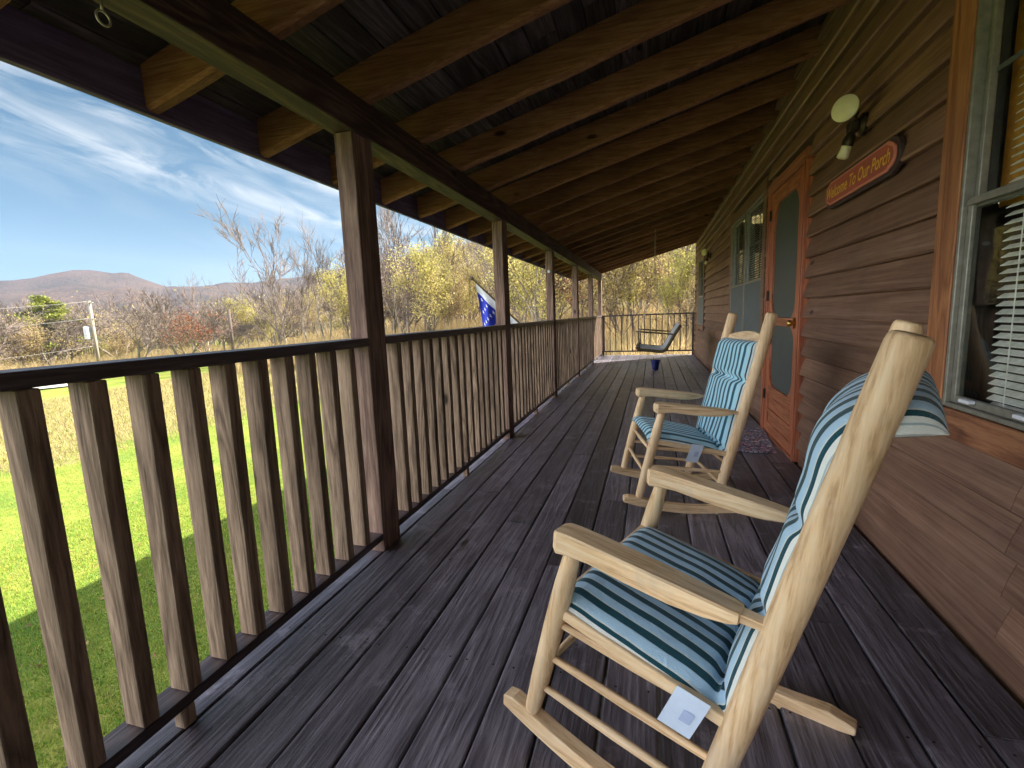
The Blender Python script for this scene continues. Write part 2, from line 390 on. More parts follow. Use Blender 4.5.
for i in range(len(posts)-1):
    if i==0: continue
    railing(posts[i]+DD,posts[i+1],labs[i])
# end railing: slim square pickets
t=thing('end_railing','slim dark railing across the far end of the porch behind the hanging swing','railing',(XI,YE-.08,0))
ye=YE-.07
mb=MB(); mb.box(XI+.001,XW-.03,ye-.02,ye+.03,ZR-.04,ZR-.002); mb.build('top_rail',M['rail'],t,bevel=.003)
mb=MB(); mb.box(XI+.001,XW-.03,ye-.015,ye+.025,.10,.135); mb.build('bottom_rail',M['rail'],t,bevel=.003)
n=16
for i in range(n):
    x=XI+.06+(XW-.09-XI-.06)*i/(n-1); mb=MB(); mb.box(x-.011,x+.011,ye-.008,ye+.014,.1365,ZR-.0415); mb.build('baluster',M['rail'],t)
for x in (XI+.03,XW-.075):
    mb=MB(); mb.box(x-.025,x+.025,ye-.045,ye-.0205,.002,ZR-.003); mb.build('newel',M['rail'],t,bevel=.002)

# ------------------------------------------------------------------ house
house=thing('house','brown lap sided wooden house whose long wall lines the right side of the porch','house',(XW,YN,-1.5))
# openings: (y0,y1,z0,z1) outer edge of trims
WIN=[(.75,2.215,.665,2.40),(5.12,7.30,.70,2.34),(10.75,12.10,.70,2.34)]
DOOR=(3.865,4.995,-.1,2.215)
ops=WIN+[DOOR]
mb=MB(); EXP=.1365
z=.105
k=0; ZTOP=2.93
mb.box(XW-.012,XW+.02,YN,YE+.01,-.05,.101)     # skirt board, cut below at the door by its sill
mb.v=[];mb.f=[];mb.m=[]
def ivals(z0,z1,ops):
    iv=[(YN,YE)]
    for (a,b,c,d) in ops:
        ov=min(z1,d)-max(z0,c)
        if ov>.3*(z1-z0):
            nv=[]
            for (p,q) in iv:
                if b<=p or a>=q: nv.append((p,q)); continue
                if a-.0>p: nv.append((p,a+.02))
                if b<q: nv.append((b-.02,q))
            iv=nv
    return iv
for (p,q) in ivals(-.05,.1,[DOOR]): mb.box(XW-.020,XW+.02,p,q,-.05,.1)
while z<ZTOP:
    z1=z+EXP
    for (p,q) in ivals(z,z1,ops):
        # break into boards
        y=p
        while y<q-.01:
            y2=min(q,y+random.choice((2.4,3.6,4.9))); 
            if q-y2<.4: y2=q
            n=max(1,int((y2-y)/.22)); secs=[]
            for j in range(n+1):
                yy=y+.001+(y2-y-.002)*j/n
                a=mnoise.noise((yy*1.1,k*5.7,0))*.004; c=mnoise.noise((yy*1.6,k*2.9,6))*.0045; zz=mnoise.noise((yy*1.3,k*8.1,3))*.004
                secs.append([(XW+.02,yy,z+zz),(XW-.034+a,yy,z+zz),(XW-.043+a*1.6,yy,z+.009+zz*1.6),(XW-.031+c,yy,z+.06),(XW-.001,yy,z1+.010),(XW+.02,yy,z1+.010)])
            mb.loft(secs); y=y2
    z=z1; k+=1
sid=mb.build('siding',M['siding'],house); smooth_angle(sid,30)
# backing wall with openings cut (built as panels)
mb=MB()
ylist=sorted({YN,YE}|{v for o in ops for v in (o[0]+.06,o[1]-.06)})
for a,b in zip(ylist[:-1],ylist[1:]):
    hit=[o for o in ops if o[0]+.05<(a+b)/2<o[1]-.05]
    if not hit: mb.box(XW+.0205,XW+.10,a,b,-.3,3.2)
    else:
        o=hit[0]
        if o[2]>0: mb.box(XW+.0205,XW+.10,a,b,-.3,o[2]+.06)
        mb.box(XW+.0205,XW+.10,a,b,o[3]-.06,3.2)
mb.box(XW+.0205,8,YE-.1,YE,-1.6,3.1); mb.box(XW+.0205,8,YN-.1,YN,-1.6,3.1); mb.box(8,8.1,YN,YE,-1.6,3.1)
mb.box(XW+.0205,XW+.1,YN,YE,-1.6,-.301)
mb.build('wall',M['dark'],house)
mb=MB(); mb.box(XW+.101,7.99,YN+.01,YE-.11,-.08,-.02); mb.build('room_floor',M['dark'],house)
mb=MB(); rz=lambda x: zr(x)+RH+.035
mb.add([(XW+.15,YN-.3,rz(XW+.15)),(5,YN-.3,rz(5)),(5,YE+.22,rz(5)),(XW+.15,YE+.22,rz(XW+.15)),(9,YN-.3,rz(1)),(9,YE+.22,rz(1))]+
       [(XW+.15,YN-.3,rz(XW+.15)+.05),(5,YN-.3,rz(5)+.05),(5,YE+.22,rz(5)+.05),(XW+.15,YE+.22,rz(XW+.15)+.05),(9,YN-.3,rz(1)+.05),(9,YE+.22,rz(1)+.05)],
       [(0,1,2,3),(1,4,5,2),(6,7,8,9),(7,10,11,8),(0,1,7,6),(1,4,10,7),(3,2,8,9),(2,5,11,8),(0,3,9,6),(4,5,11,10)])
mb.build('main_roof',M['shingle'],house)
# far corner board
mb=MB(); mb.box(XW-.034,XW+.02,YE+.001,YE+.03,-.05,2.95); mb.build('corner_board',M['siding'],house)

def blinds(par,y0,y1,z0,z1,x,step=.045,tilt=.5,mat='blind'):
    mb=MB(); z=z0
    hw=.021*step/.045; c,s=math.cos(tilt)*hw,math.sin(tilt)*hw
    while z<z1:
        mb.add([(x-c,y0,z-s),(x-c,y1,z-s),(x+c,y1,z+s),(x+c,y0,z+s),(x-c,y0,z-s+.0025),(x-c,y1,z-s+.0025),(x+c,y1,z+s+.0025),(x+c,y0,z+s+.0025)],[(0,1,2,3),(4,7,6,5),(0,4,5,1),(1,5,6,2),(2,6,7,3),(3,7,4,0)]); z+=step
    for yy in (y0+.12,(y0+y1)/2,y1-.12): mb.tube([(x-.03,yy,z0),(x-.03,yy,z1)],.002,4)
    return mb.build('blind',M[mat],par,fix=False)
def frame(mb,x0,x1,y0,y1,z0,z1,w,wb=None):
    wb=wb or w
    mb.box(x0,x1,y0,y0+w,z0,z1); mb.box(x0,x1,y1-w,y1,z0,z1)
    mb.box(x0,x1,y0+w,y1-w,z0,z0+wb); mb.box(x0,x1,y0+w,y1-w,z1-w,z1)
def window(idx,o,double):
    y0,y1,z0,z1=o; W_=.125; zs=z0+.10
    w=bpy.data.objects.new('window',None); C.objects.link(w); w.parent=house; w.matrix_parent_inverse=house.matrix_basis.inverted(); w.location=(XW,(y0+y1)/2,z0); w.matrix_basis=Matrix.Translation(w.location)
    for n_,(a,b) in (('trim',(y0,y0+W_)),('trim',(y1-W_,y1))):
        mb=MB(); mb.box(XW-.052,XW+.02,a,b,zs+.001,z1-.11); q=mb.build(n_,M['trim'],house,bevel=.003)
        q.parent=w; q.matrix_parent_inverse=(house.matrix_basis@Matrix.Identity(4)).inverted()
    return w
def win_part(w,mb,name,mat,**k):
    q=mb.build(name,mat,None,**k); q.parent=w; return q
def make_window(o,double,near):
    y0,y1,z0,z1=o; W_=.128
    w=bpy.data.objects.new('window',None); C.objects.link(w); w.parent=house; w.matrix_parent_inverse=house.matrix_basis.inverted()
    tm=M['trim'] if near else M['siding']; th=M['trimh'] if near else M['siding']
    P=lambda mb,name,mat,**k: win_part(w,mb,name,mat,**k)
    zs=z0+.105
    for a in (y0,y1-W_):
        mb=MB(); mb.box(XW-.050,XW+.02,a,a+W_,zs-.0,z1-.11); P(mb,'trim',tm,bevel=.003)
    mb=MB(); mb.box(XW-.052,XW+.02,y0,y1,z1-.109,z1); P(mb,'head_trim',th,bevel=.003)
    mb=MB(); mb.box(XW-.056,XW+.02,y0,y1,z0,zs-.002); P(mb,'sill',th,bevel=.004)
    a,b=y0+W_+.002,y1-W_-.002; c,d=zs+.001,z1-.111; zm=c+(d-c)*(.45 if near else .42)
    if near: zm=1.455
    bays=[(a,b)] if not double else [(a,(a+b)/2-.02),((a+b)/2+.02,b)]
    if double:
        mb=MB(); mb.box(XW-.045,XW+.02,(a+b)/2-.019,(a+b)/2+.019,c,d); P(mb,'mullion',M['alud'])
    for (p,q) in bays:
        mb=MB(); frame(mb,XW-.045,XW+.01,p,q,c,d,.016); P(mb,'frame',M['alu'],bevel=.002)
        mb=MB(); frame(mb,XW-.015,XW+.008,p+.017,q-.017,zm-.002,d-.017,.022)
        P(mb,'upper_sash',M['alu'],bevel=.002)
        mb=MB(); frame(mb,XW-.030,XW-.0155,p+.017,q-.017,c+.017,zm+.034,.026)
        mb.box(XW-.038,XW-.0305,p+.024,q-.024,zm+.006,zm+.026)
        P(mb,'lower_sash',M['alu'],bevel=.002)
        # muntins behind the glass
        mb=MB(); g=p+(q-p)*.5
        mb.box(XW-.006,XW-.002,p+.054,q-.054,(zm+d)/2-.008,(zm+d)/2+.008)
        if not near:
            for g in (p+(q-p)*.36,p+(q-p)*.66): mb.box(XW-.0065,XW-.0015,g-.007,g+.007,zm+.03,d-.055)
        P(mb,'muntin',M['alud'])
        mb=MB(); mb.box(XW+.000,XW+.004,p+.05,q-.05,zm+.026,d-.05); P(mb,'pane',M['glass'] if near else M['glassold'])
        if not near:
            mb=MB(); mb.box(XW-.041,XW-.039,p+.018,q-.018,c+.018,zm+.004); P(mb,'half_screen',M['halfscreen'])
        mb=MB(); mb.box(XW-.024,XW-.020,p+.052,q-.052,c+.052,zm+.004); P(mb,'pane',M['glass'])
        if near:
            for yy in (q-.16,q-.42):
                mb=MB(); mb.box(XW-.052,XW-.0305,yy,yy+.055,c+.030,c+.042); P(mb,'finger_lift',M['flagwhite'],bevel=.002)
    # blinds and boxed room behind
    bl=blinds(None,a+.02,b-(.09 if near else .02),c+.02,d-.02 ,XW+.045,tilt=.6,step=.026); bl.parent=w
    if near:
        mb=MB(); mb.box(XW+.075,XW+.08,a-.02,b+.02,zm,d+.05); win_part(w,mb,'amber_panel',M['amber'])  # plain amber panel behind the upper pane
    return w
wn=make_window(WIN[0],False,True); w2=make_window(WIN[1],True,False); w3=make_window(WIN[2],False,False)

# ---- screen door
dr=bpy.data.objects.new('screen_door',None); C.objects.link(dr); dr.parent=house; dr.matrix_parent_inverse=house.matrix_basis.inverted()
def DP(mb,name,mat,**k):
    q=mb.build(name,mat,None,**k); q.parent=dr; return q
y0,y1,_,zt=DOOR
for a in (y0,y1-.075):
    mb=MB(); mb.box(XW-.058,XW+.02,a,a+.075,.012,zt-.085); mb.box(XW-.066,XW-.0585,a+.012,a+.045,.012,zt-.085); DP(mb,'door_casing',M['door'],bevel=.003)
mb=MB(); mb.box(XW-.058,XW+.02,y0,y1,zt-.084,zt); mb.box(XW-.066,XW-.0585,y0+.012,y1-.012,zt-.05,zt-.02); DP(mb,'head_casing',M['doorh'],bevel=.003)
mb=MB(); mb.box(XW-.06,XW+.05,y0,y1,.0015,.011); DP(mb,'threshold',M['doorh'])
p,q=y0+.080,y1-.080; sx0,sx1=XW-.045,XW-.008; sw=.105
mb=MB(); mb.box(sx0,sx1,p,p+sw,.014,zt-.09); DP(mb,'stile',M['door'],bevel=.003)
mb=MB(); mb.box(sx0,sx1,q-sw,q,.014,zt-.09); DP(mb,'stile',M['door'],bevel=.003)
pi,qi=p+sw+.0005,q-sw-.0005
for (a,b) in ((zt-.20,zt-.09),(.985,1.055),(.36,.44),(.20,.225),(.014,.10)):
    mb=MB(); mb.box(sx0,sx1,pi,qi,a,b); DP(mb,'door_rail',M['doorh'],bevel=.003)
for (a,b) in ((.1005,.1995),(.2255,.3595)):
    mb=MB(); mb.box(sx0+.012,sx1-.008,pi,qi,a,b); mb.box(sx0+.006,sx0+.0115,pi+.03,qi-.03,a+.02,b-.02); DP(mb,'door_panel',M['doorh'],bevel=.002)
# curved corner brackets of the screen openings
def bracket(yc,zc,sy,sz,wy,wz,name='bracket'):
    pts=[(0,0)]+[(wy*(1-math.sin(t)) ,wz*(1-math.cos(t))) for t in np.linspace(0,math.pi/2,9)][::1]
    pts=[(0,0),(wy,0)]+[(wy-wy*math.sin(t),wz-wz*math.cos(t)) for t in np.linspace(.08,math.pi/2-.08,8)]+[(0,wz)]
    mb=MB(); mb.prism([(yc+sy*a,zc+sz*b) for a,b in pts],lambda P,t:(t,P[0],P[1]),sx0+.004,sx1-.004); DP(mb,name,M['door'])
e=.0006
for sy,yc in ((1,pi+e),(-1,qi-e)):
    bracket(yc,zt-.2006,sy,-1,.16,.22); bracket(yc,1.0556,sy,1,.13,.20); bracket(yc,.9844,sy,-1,.13,.17); bracket(yc,.4406,sy,1,.15,.20)
    # scrolled bead along the opening
    mb=MB(); mb.tube([((sx0+sx1)/2,yc+sy*.008,z) for z in np.linspace(.62,.82,6)],[.007,.012,.016,.016,.012,.007],8); DP(mb,'spindle',M['door'],smooth=True)
for (a,b) in ((.4405,.9845),(1.0555,zt-.2005)):
    mb=MB(); mb.box((sx0+sx1)/2+.002,(sx0+sx1)/2+.004,pi+.001,qi-.001,a,b); DP(mb,'screen',M['screen'])
mb=MB(); mb.tube([(sx0,p+.05,1.02),(sx0-.02,p+.05,1.02),(sx0-.03,p+.05,1.02),(sx0-.052,p+.05,1.02),(sx0-.06,p+.05,1.02)],[.025,.012,.02,.026,.012],14)
mb.tube([(sx0-.012,p+.05,.98),(sx0-.012,p+.05,1.06)],.008,8); DP(mb,'door_knob',M['brass'],smooth=True)
for zz in (.30,1.9,1.2):
    mb=MB(); mb.tube([(sx0-.006,q+.002,zz),(sx0-.006,q+.002,zz+.09)],.008,10); mb.box(sx0-.003,sx0-.0005,q-.03,q+.0,zz,zz+.09); DP(mb,'hinge',M['black'])
# inner solid door behind the screen
mb=MB(); mb.box(XW+.04,XW+.075,y0+.075,y1-.075,.012,zt-.085); DP(mb,'inner_door',M['dark'])
dr['label']='reddish wooden screen door with curved brackets and knob'

# ------------------------------------------------------------------ wall lamps
def wall_lamp(y,z,label):
    t=thing('wall_lamp',label,'wall lamp',(XW-.03,y,z),'twin flood lamp holders on the house wall')
    x=XW-.03
    mb=MB(); mb.tube([(x,y,z),(x-.018,y,z),(x-.03,y,z)],[.055,.055,.035],20); mb.build('base_plate',M['bronze'],t,smooth=False)
    # upper arm with lens facing out to the camera side
    def holder(a,d,L,r0,r1,bulb):
        a=Vector(a); d=Vector(d).normalized()
        mb=MB(); mb.tube([Vector((x-.02,y,z)),a*.5+Vector((x-.02,y,z))*.5+Vector((-.012,0,0)),a],.011,10); mb.build('arm',M['bronze'],t,smooth=True)
        mb=MB(); mb.tube([a-d*.015,a+d*.01,a+d*L*.55,a+d*L],[.014,.026,r0,r0*.96],18); s=mb.build('socket',M['bronze'],t); smooth_angle(s)
        mb=MB(); 
        if bulb=='disc': mb.tube([a+d*(L*.6),a+d*(L*.85),a+d*(L+.035),a+d*(L+.055),a+d*(L+.065),a+d*(L+.068)],[r0*.7,r0*.8,r1*.92,r1,r1*.8,r1*.25],28)
        else: mb.tube([a+d*(L*.8),a+d*(L+.02),a+d*(L+.055),a+d*(L+.062)],[r0*.8,r0*.85,r1,r1*.6],20)
        s=mb.build('bulb',M['bulb'],t); smooth_angle(s,50)
    holder((x-.055,y-.02,z+.055),(-.62,-.70,.02),.05,.032,.062,'disc')
    holder((x-.06,y+.0,z-.045),(-.25,.25,-1),.05,.028,.028,'stub')
    mb=MB(); mb.box(x-.075,x-.03,y-.022,y+.03,z-.03,z+.02); mb.build('sensor_box',M['bronze'],t,bevel=.006,seg=2)
    return t
wall_lamp(2.99,2.045,'cream disc flood lamp with dark twin arms above the red welcome sign')
wall_lamp(9.75,2.12,'small twin flood lamp far down the wall beyond the double window')

# ------------------------------------------------------------------ welcome sign
sy0,sy1,sz0,sz1=2.56,3.43,1.725,1.855
def plaque(y0,y1,z0,z1,x0,x1,name,mat,par,bev):
    r=(z1-z0)/2; c=.03
    pts=[]
    # stepped ends with rounded tips
    zm=(z0+z1)/2
    pts=[(y0+.07,z0),(y1-.07,z0),(y1-.05,z0+.012)]+[(y1-.05+.05*math.sin(t),zm-(r-.012)*math.cos(t)) for t in np.linspace(.15,math.pi-.15,9)]+[(y1-.05,z1-.012),(y1-.07,z1),(y0+.07,z1),(y0+.05,z1-.012)]+[(y0+.05-.05*math.sin(t),zm+(r-.012)*math.cos(t)) for t in np.linspace(.15,math.pi-.15,9)]+[(y0+.05,z0+.012)]
    mb=MB(); mb.prism(pts,lambda P,t:(t,P[0],P[1]),x0,x1); return mb.build(name,mat,par,bevel=bev,seg=2)
sg=thing('welcome_sign','long red plaque with rounded ends and gold words Welcome To Our Porch, under the lamp','sign',(XW-.03,3.04,1.74))
plaque(sy0-.018,sy1+.018,sz0-.018,sz1+.018,XW-.050,XW-.028,'backing_board',M['signdark'],sg,.004)
plaque(sy0,sy1,sz0,sz1,XW-.0605,XW-.0505,'red_board',M['signedge'],sg,.003)
plaque(sy0+.014,sy1-.014,sz0+.012,sz1-.012,XW-.0622,XW-.0606,'red_face',M['signred'],sg,0)
cu=bpy.data.curves.new('lettering','FONT'); cu.body='Welcome To Our Porch'; cu.size=.1; cu.shear=.25; cu.extrude=.0; cu.offset=.0016; cu.align_x='CENTER'; cu.align_y='CENTER'
to=bpy.data.objects.new('t',cu); C.objects.link(to); dg=bpy.context.evaluated_depsgraph_get(); me=bpy.data.meshes.new_from_object(to.evaluated_get(dg)); bpy.data.objects.remove(to)
co=np.array([v.co[:] for v in me.vertices]); w=co[:,0].max()-co[:,0].min(); sX=.80/w; cxm=(co[:,0].max()+co[:,0].min())/2; czm=(co[:,1].max()+co[:,1].min())/2
# reads left to right for someone facing the wall (toward +X): right is -Y
for v,c in zip(me.vertices,co): v.co=(XW-.0645,(sy0+sy1)/2-(c[0]-cxm)*sX,(sz0+sz1)/2+(c[1]-czm)*.88)
me.materials.clear(); me.materials.append(M['signgold']); lo=bpy.data.objects.new('lettering',me); C.objects.link(lo); lo.parent=sg; lo.matrix_parent_inverse=sg.matrix_basis.inverted()

# ------------------------------------------------------------------ doormat
mb=MB(); c0=[(.64,4.05),(.94,4.06),(1.005,4.86),(.665,4.87)]
mb.prism(c0,lambda P,t:(P[0],P[1],t),.004,.014); mt=mb.build('doormat',M['mat'],None,bevel=.003); tag(mt,'small multicoloured pebble patterned mat lying at the foot of the screen door','doormat')

# ------------------------------------------------------------------ rocking chairs
PB,PT,H,LB,AZ,LT,W=.434,.628,1.147,.069,.593,.091,.54
def post_u(w): return PB+(PT-PB)*(w-.069)/(H-.069)
def pose(x,y,phi,t): return Matrix.Translation((x,y,0))@Matrix.Rotation(phi,4,'Z')@Matrix.Translation((.3,0,-.006))@Matrix.Rotation(t,4,'Y')@Matrix.Translation((-.3,0,0))
def make_chair():
    t=thing('rocking_chair','x','rocking chair')
    B=lambda mb,n,m,**k: mb.build(n,M[m],t,**k)
    def turned(p0,p1,rs,n=18):
        p0=Vector(p0);p1=Vector(p1); mb=MB(); mb.tube([p0.lerp(p1,s) for s,_ in rs],[r for _,r in rs],n); return mb
    for v in (0,W):
        rs=[(0,.016),(.012,.025),(.04,.027),(.3,.0295),(.6,.0308),(.9,.0308),(.985,.0302),(.993,.0290),(.998,.0255),(1.0,.019)]
        o=B(turned((PB,v,.062),(PT,v,H),rs,22),'back_post','cw2'); smooth_angle(o,50)
        rs=[(0,.017),(.05,.0215),(.25,.025),(.55,.0265),(.8,.0255),(.95,.021),(1,.017)]
        o=B(turned((0,v,.066),(LT*1.03,v,AZ-.006),rs),'front_leg','cw2'); smooth_angle(o,50)
        # arm: lofted board, deep near the front, slim tenon at the back
        sgn=-1 if v==0 else 1; secs=[]
        u1=post_u(AZ-.01)
        for s,wd,top,bot,vo in ((-.045,.014,.004,-.022,0),(-.040,.026,.012,-.034,0),(-.028,.034,.016,-.040,0),(.0,.034,.018,-.034,0),(.06,.034,.017,-.030,0),(.14,.033,.014,-.036,0),(.24,.031,.010,-.040,0),(.31,.028,.006,-.036,0),(.355,.026,.003,-.028,0),(.372,.022,.001,-.023,0),(.374,.016,-.002,-.020,0),(.43,.014,-.003,-.018,0),(u1-LT+.0,.012,-.004,-.017,0)):
            u=LT+s; w=AZ+.022-.006*(s/.4)
            cc=.004 if wd>.02 else .002
            ring=[(-wd,bot+cc),(-wd+cc,bot),(wd-cc,bot),(wd,bot+cc),(wd,top-cc),(wd-cc,top),(-wd+cc,top),(-wd,top-cc)]
            secs.append([(u,v+a,w+b) for a,b in ring])
        mb=MB(); mb.loft(secs); o=B(mb,'arm','cw0'); smooth_angle(o,32)
        # rocker
        secs=[]; us=np.linspace(-.085,.69,26)
        for i,u in enumerate(us):
            wb=(u-.3)**2/3.2; hgt=.049
            if u>.625: hgt=.049*(1-(u-.625)/.065*.55)
            if u<-.05: hgt=.049*(1-(-.05-u)/.035*.35)
            secs.append([(u,v-.021,wb),(u,v+.021,wb),(u,v+.021,wb+hgt),(u,v-.021,wb+hgt)])
        mb=MB(); mb.loft(secs); B(mb,'rocker','cw0',bevel=.003)
        # side rungs
        for w in (.372,.265,.165):
            ul=LT*(w-.066)/(AZ-.088); ur=post_u(w-.03); wr=w-.012
            o=B(turned((ul,v,w),(ur,v,wr),[(0,.007),(.06,.009),(.5,.0115),(.94,.009),(1,.007)],12),'rung','cw0',smooth=True)
        w=.412; ul=LT*(w-.066)/(AZ-.088); mb=MB(); 
        mb.prism([(ul,w-.016),(post_u(w)-.0,w-.070),(post_u(w)-.0,w-.042),(ul,w+.012)],lambda P,t_:(P[0],t_,P[1]),v-.012,v+.012); B(mb,'seat_rail','cw0',bevel=.005,seg=2)
    for w in (.35,.22):
        ul=LT*(w-.066)/(AZ-.088); B(turned((ul,0,w),(ul,W,w),[(0,.008),(.5,.012),(1,.008)],12),'rung','cw1',smooth=True)
    for w in (.30,.18):
        u=post_u(w); B(turned((u,0,w),(u,W,w),[(0,.008),(.5,.0115),(1,.008)],12),'rung','cw1',smooth=True)
    # seat slats
    for i in range(6):
        u=.045+i*.058; w=.424-(u-.05)*.13
        mb=MB(); mb.box(u,u+.052,.0125,W-.0125,w-.006,w+.006); B(mb,'seat_slat','cw1',bevel=.004,seg=2)
    # back slats, curved backward, the top one arched
    for w0,hh,arch in ((.56,.05,0),(.72,.05,0),(.86,.05,0),(.955,.05,.038)):
        secs=[]
        for v in np.linspace(.02,W-.02,13):
            s=(v-W/2)/(W/2); cu_=.03*(1-s*s); tp=hh+arch*(1-s*s)
            u0=post_u(w0)+cu_; u1_=post_u(w0+tp)+cu_
            secs.append([(u0-.007,v,w0),(u0+.007,v,w0),(u1_+.007,v,w0+tp),(u1_-.007,v,w0+tp)])
        mb=MB(); mb.loft(secs); o=B(mb,'back_slat','cw1',bevel=.003); 
    return t
ch=make_chair()
P1=pose(-.317,1.12,-.398,.098); P2=pose(-.08,2.72,.212,.073)
ch2=copy_tree(ch)
for c in (ch,ch2):
    for q in c.children: q.matrix_parent_inverse=Matrix.Identity(4)
ch.matrix_basis=P1; ch2.matrix_basis=P2
tag(ch,'large blond wooden rocking chair nearest the camera, cut by the lower picture edge',group='blond rocking chairs on the porch')
tag(ch2,'blond wooden rocking chair farther along, standing beside the screen door and mat',group='blond rocking chairs on the porch')

# ------------------------------------------------------------------ cushions (chair local frame)
def catmull(P,n):
    P=np.array(P,float); out=[]; m=len(P)
    Q=np.vstack([2*P[0]-P[1],P,2*P[-1]-P[-2]])
    for i in range(m-1):
        p0,p1,p2,p3=Q[i:i+4]
        for t in np.linspace(0,1,n,endpoint=False):
            out.append(.5*((2*p1)+(-p0+p2)*t+(2*p0-5*p1+4*p2-p3)*t*t+(-p0+3*p1-3*p2+p3)*t**3))
    out.append(P[-1]); return np.array(out)
def sst1(a,b,x):
    t=min(1,max(0,(x-a)/(b-a))); return t*t*(3-2*t)
def cushion(path,pin,mat,pm,label,seed,vw=.545,vc=.262,T=.046,tagat=None,skew=0,bulge=0):
    """path: list (u,w) centre line of the underside, pin: list of (s position, strength, width) of stitched lines"""
    c=catmull(path,14); d=np.diff(c,axis=0); L=np.concatenate([[0],np.cumsum(np.hypot(d[:,0],d[:,1]))])
    ns=int(L[-1]/.011); ss=np.linspace(0,L[-1],ns); cu_=np.interp(ss,L,c[:,0]); cw=np.interp(ss,L,c[:,1])
    tu=np.gradient(cu_,ss); tw=np.gradient(cw,ss); ln=np.hypot(tu,tw); tu/=ln; tw/=ln
    nu,nw=-tw,tu     # normal towards the sitter (up for the seat)
    nv=44; vs=[]; uvs=[]
    def prof(s,q):     # q in -1..1 across
        e=max(0,1-abs(q)**5)**.5; 
        es=min(1,max(0,s/.035))**.5*min(1,max(0,(L[-1]-s)/.035))**.5
        t=T*e*es*(.72+.28*sst1(.38,.52,s))*(1+bulge*sst1(.93,1.02,s))
        for (sp,st,wd) in pin:
            t*=1-st*math.exp(-((s-sp)/wd)**2)
        return t
    rows=[]
    for side in (1,-1):
        for i,s in enumerate(ss):
            for j in range(nv+1):
                q=-1+2*j/nv
                # waist at the stitched lines
                waist=1
                for (sp,st,wd) in pin: waist-=.008*st*math.exp(-((s-sp)/(wd*1.2))**2)
                nz=mnoise.noise((s*7,q*3+seed,side)) 
                v=vc+q*vw/2*waist+skew*s
                v=vc+(v-vc)*(1-.16*(1 if bulge else .3)*sst1(L[-1]-.09,L[-1],s)**2)
                t=prof(s,q)
                puck=0
                for (sp,st,wd) in pin: puck+=st*math.exp(-((s-sp)/(wd*1.6))**2)*math.sin(q*27+math.sin(q*9+seed)*2.0+seed)*.009*(1-abs(q)**8)
                tt=(t*(1+.16*nz)+puck) if side>0 else -t*.30
                uu=cu_[i]+nu[i]*(tt+.014); ww=cw[i]+nw[i]*(tt+.014)
                droop=(abs(q)**7)*.024*(1-sst1(.42,.52,s))+0
                vs.append((uu,v+(puck/.009)*.006*(1-q*q)*(1-sst1(.48,.56,s))+mnoise.noise((s*9,seed,q))*.004,ww-droop)); uvs.append((.25+q*vw/2*1.0,s))
    nr=len(ss); n1=nv+1; fs=[]
    for i in range(nr-1):
        for j in range(nv):
            a=i*n1+j; fs.append((a,a+n1,a+n1+1,a+1)); b=nr*n1+a; fs.append((b,b+1,b+n1+1,b+n1))
    off=nr*n1
    for i in range(nr-1):
        a=i*n1; fs.append((a,off+a,off+a+n1,a+n1)); a+=nv; fs.append((a,a+n1,off+a+n1,off+a))
    for j in range(nv):
        fs.append((j,j+1,off+j+1,off+j)); a=(nr-1)*n1+j; fs.append((a,off+a,off+a+1,a+1))
    me=bpy.data.meshes.new('cushion'); me.from_pydata(vs,[],fs); uvl=me.uv_layers.new(name='UVMap')
    li=np.zeros(len(me.loops),dtype=int); me.loops.foreach_get('vertex_index',li); uva=np.array(uvs)[li]; uvl.data.foreach_set('uv',uva.ravel())
    me.materials.append(mat); me.polygons.foreach_set('use_smooth',[True]*len(me.polygons))
    t=thing('chair_cushion',label,'cushion',mat=pm)
    o=bpy.data.objects.new('pad',me); C.objects.link(o); o.parent=t
    ss_=o.modifiers.new('s','SUBSURF'); ss_.levels=1; ss_.render_levels=1
    def part(mb,n,m,**k):
        q=mb.build(n,m,None,**k); q.parent=t; return q
    # paper-like care label hanging from the side seam
    u,v,w=tagat
    secs=[]
    for k in range(6):
        f=k/5; secs.append([(u-.062*f*.5-.034,v-.006*math.sin(f*2),w-.100*f),(u-.062*f*.5+.034,v-.006*math.sin(f*2)+.004*f,w-.100*f-.006),(u-.062*f*.5+.034,v-.006*math.sin(f*2)+.004*f+.0012,w-.100*f-.006),(u-.062*f*.5-.034,v-.006*math.sin(f*2)+.0012,w-.100*f)])
    mb=MB(); mb.loft(secs); part(mb,'care_label',M['tag'])
    secs=[]
    for k in range(3):
        f=.38+.14*k; secs.append([(u-.062*f*.5-.002,v-.006*math.sin(f*2)-.0016,w-.100*f-.003),(u-.062*f*.5+.020,v-.006*math.sin(f*2)+.0028*f-.0016,w-.100*f-.005)])
    mb=MB(); mb.add([p for s_ in secs for p in s_],[(0,1,3,2),(2,3,5,4)]); part(mb,'label_print',M['tagprint'],fix=False)
    # ties at the posts
    for vv in ():
        mb=MB(); wz=.80 if vv else .66; pu=post_u(wz); pts=[(pu-.05,vv+(.05 if vv==0 else -.05),wz),(pu-.034,vv+(.01 if vv==0 else -.01),wz),(pu-.03,vv,wz),(pu+.0,vv+(-.034 if vv==0 else .034),wz+.004),(pu+.034,vv,wz+.008)]
        mb.tube(pts,.004,6); part(mb,'tie',mat,smooth=True)
    return t
g='striped cushions on the rocking chairs'
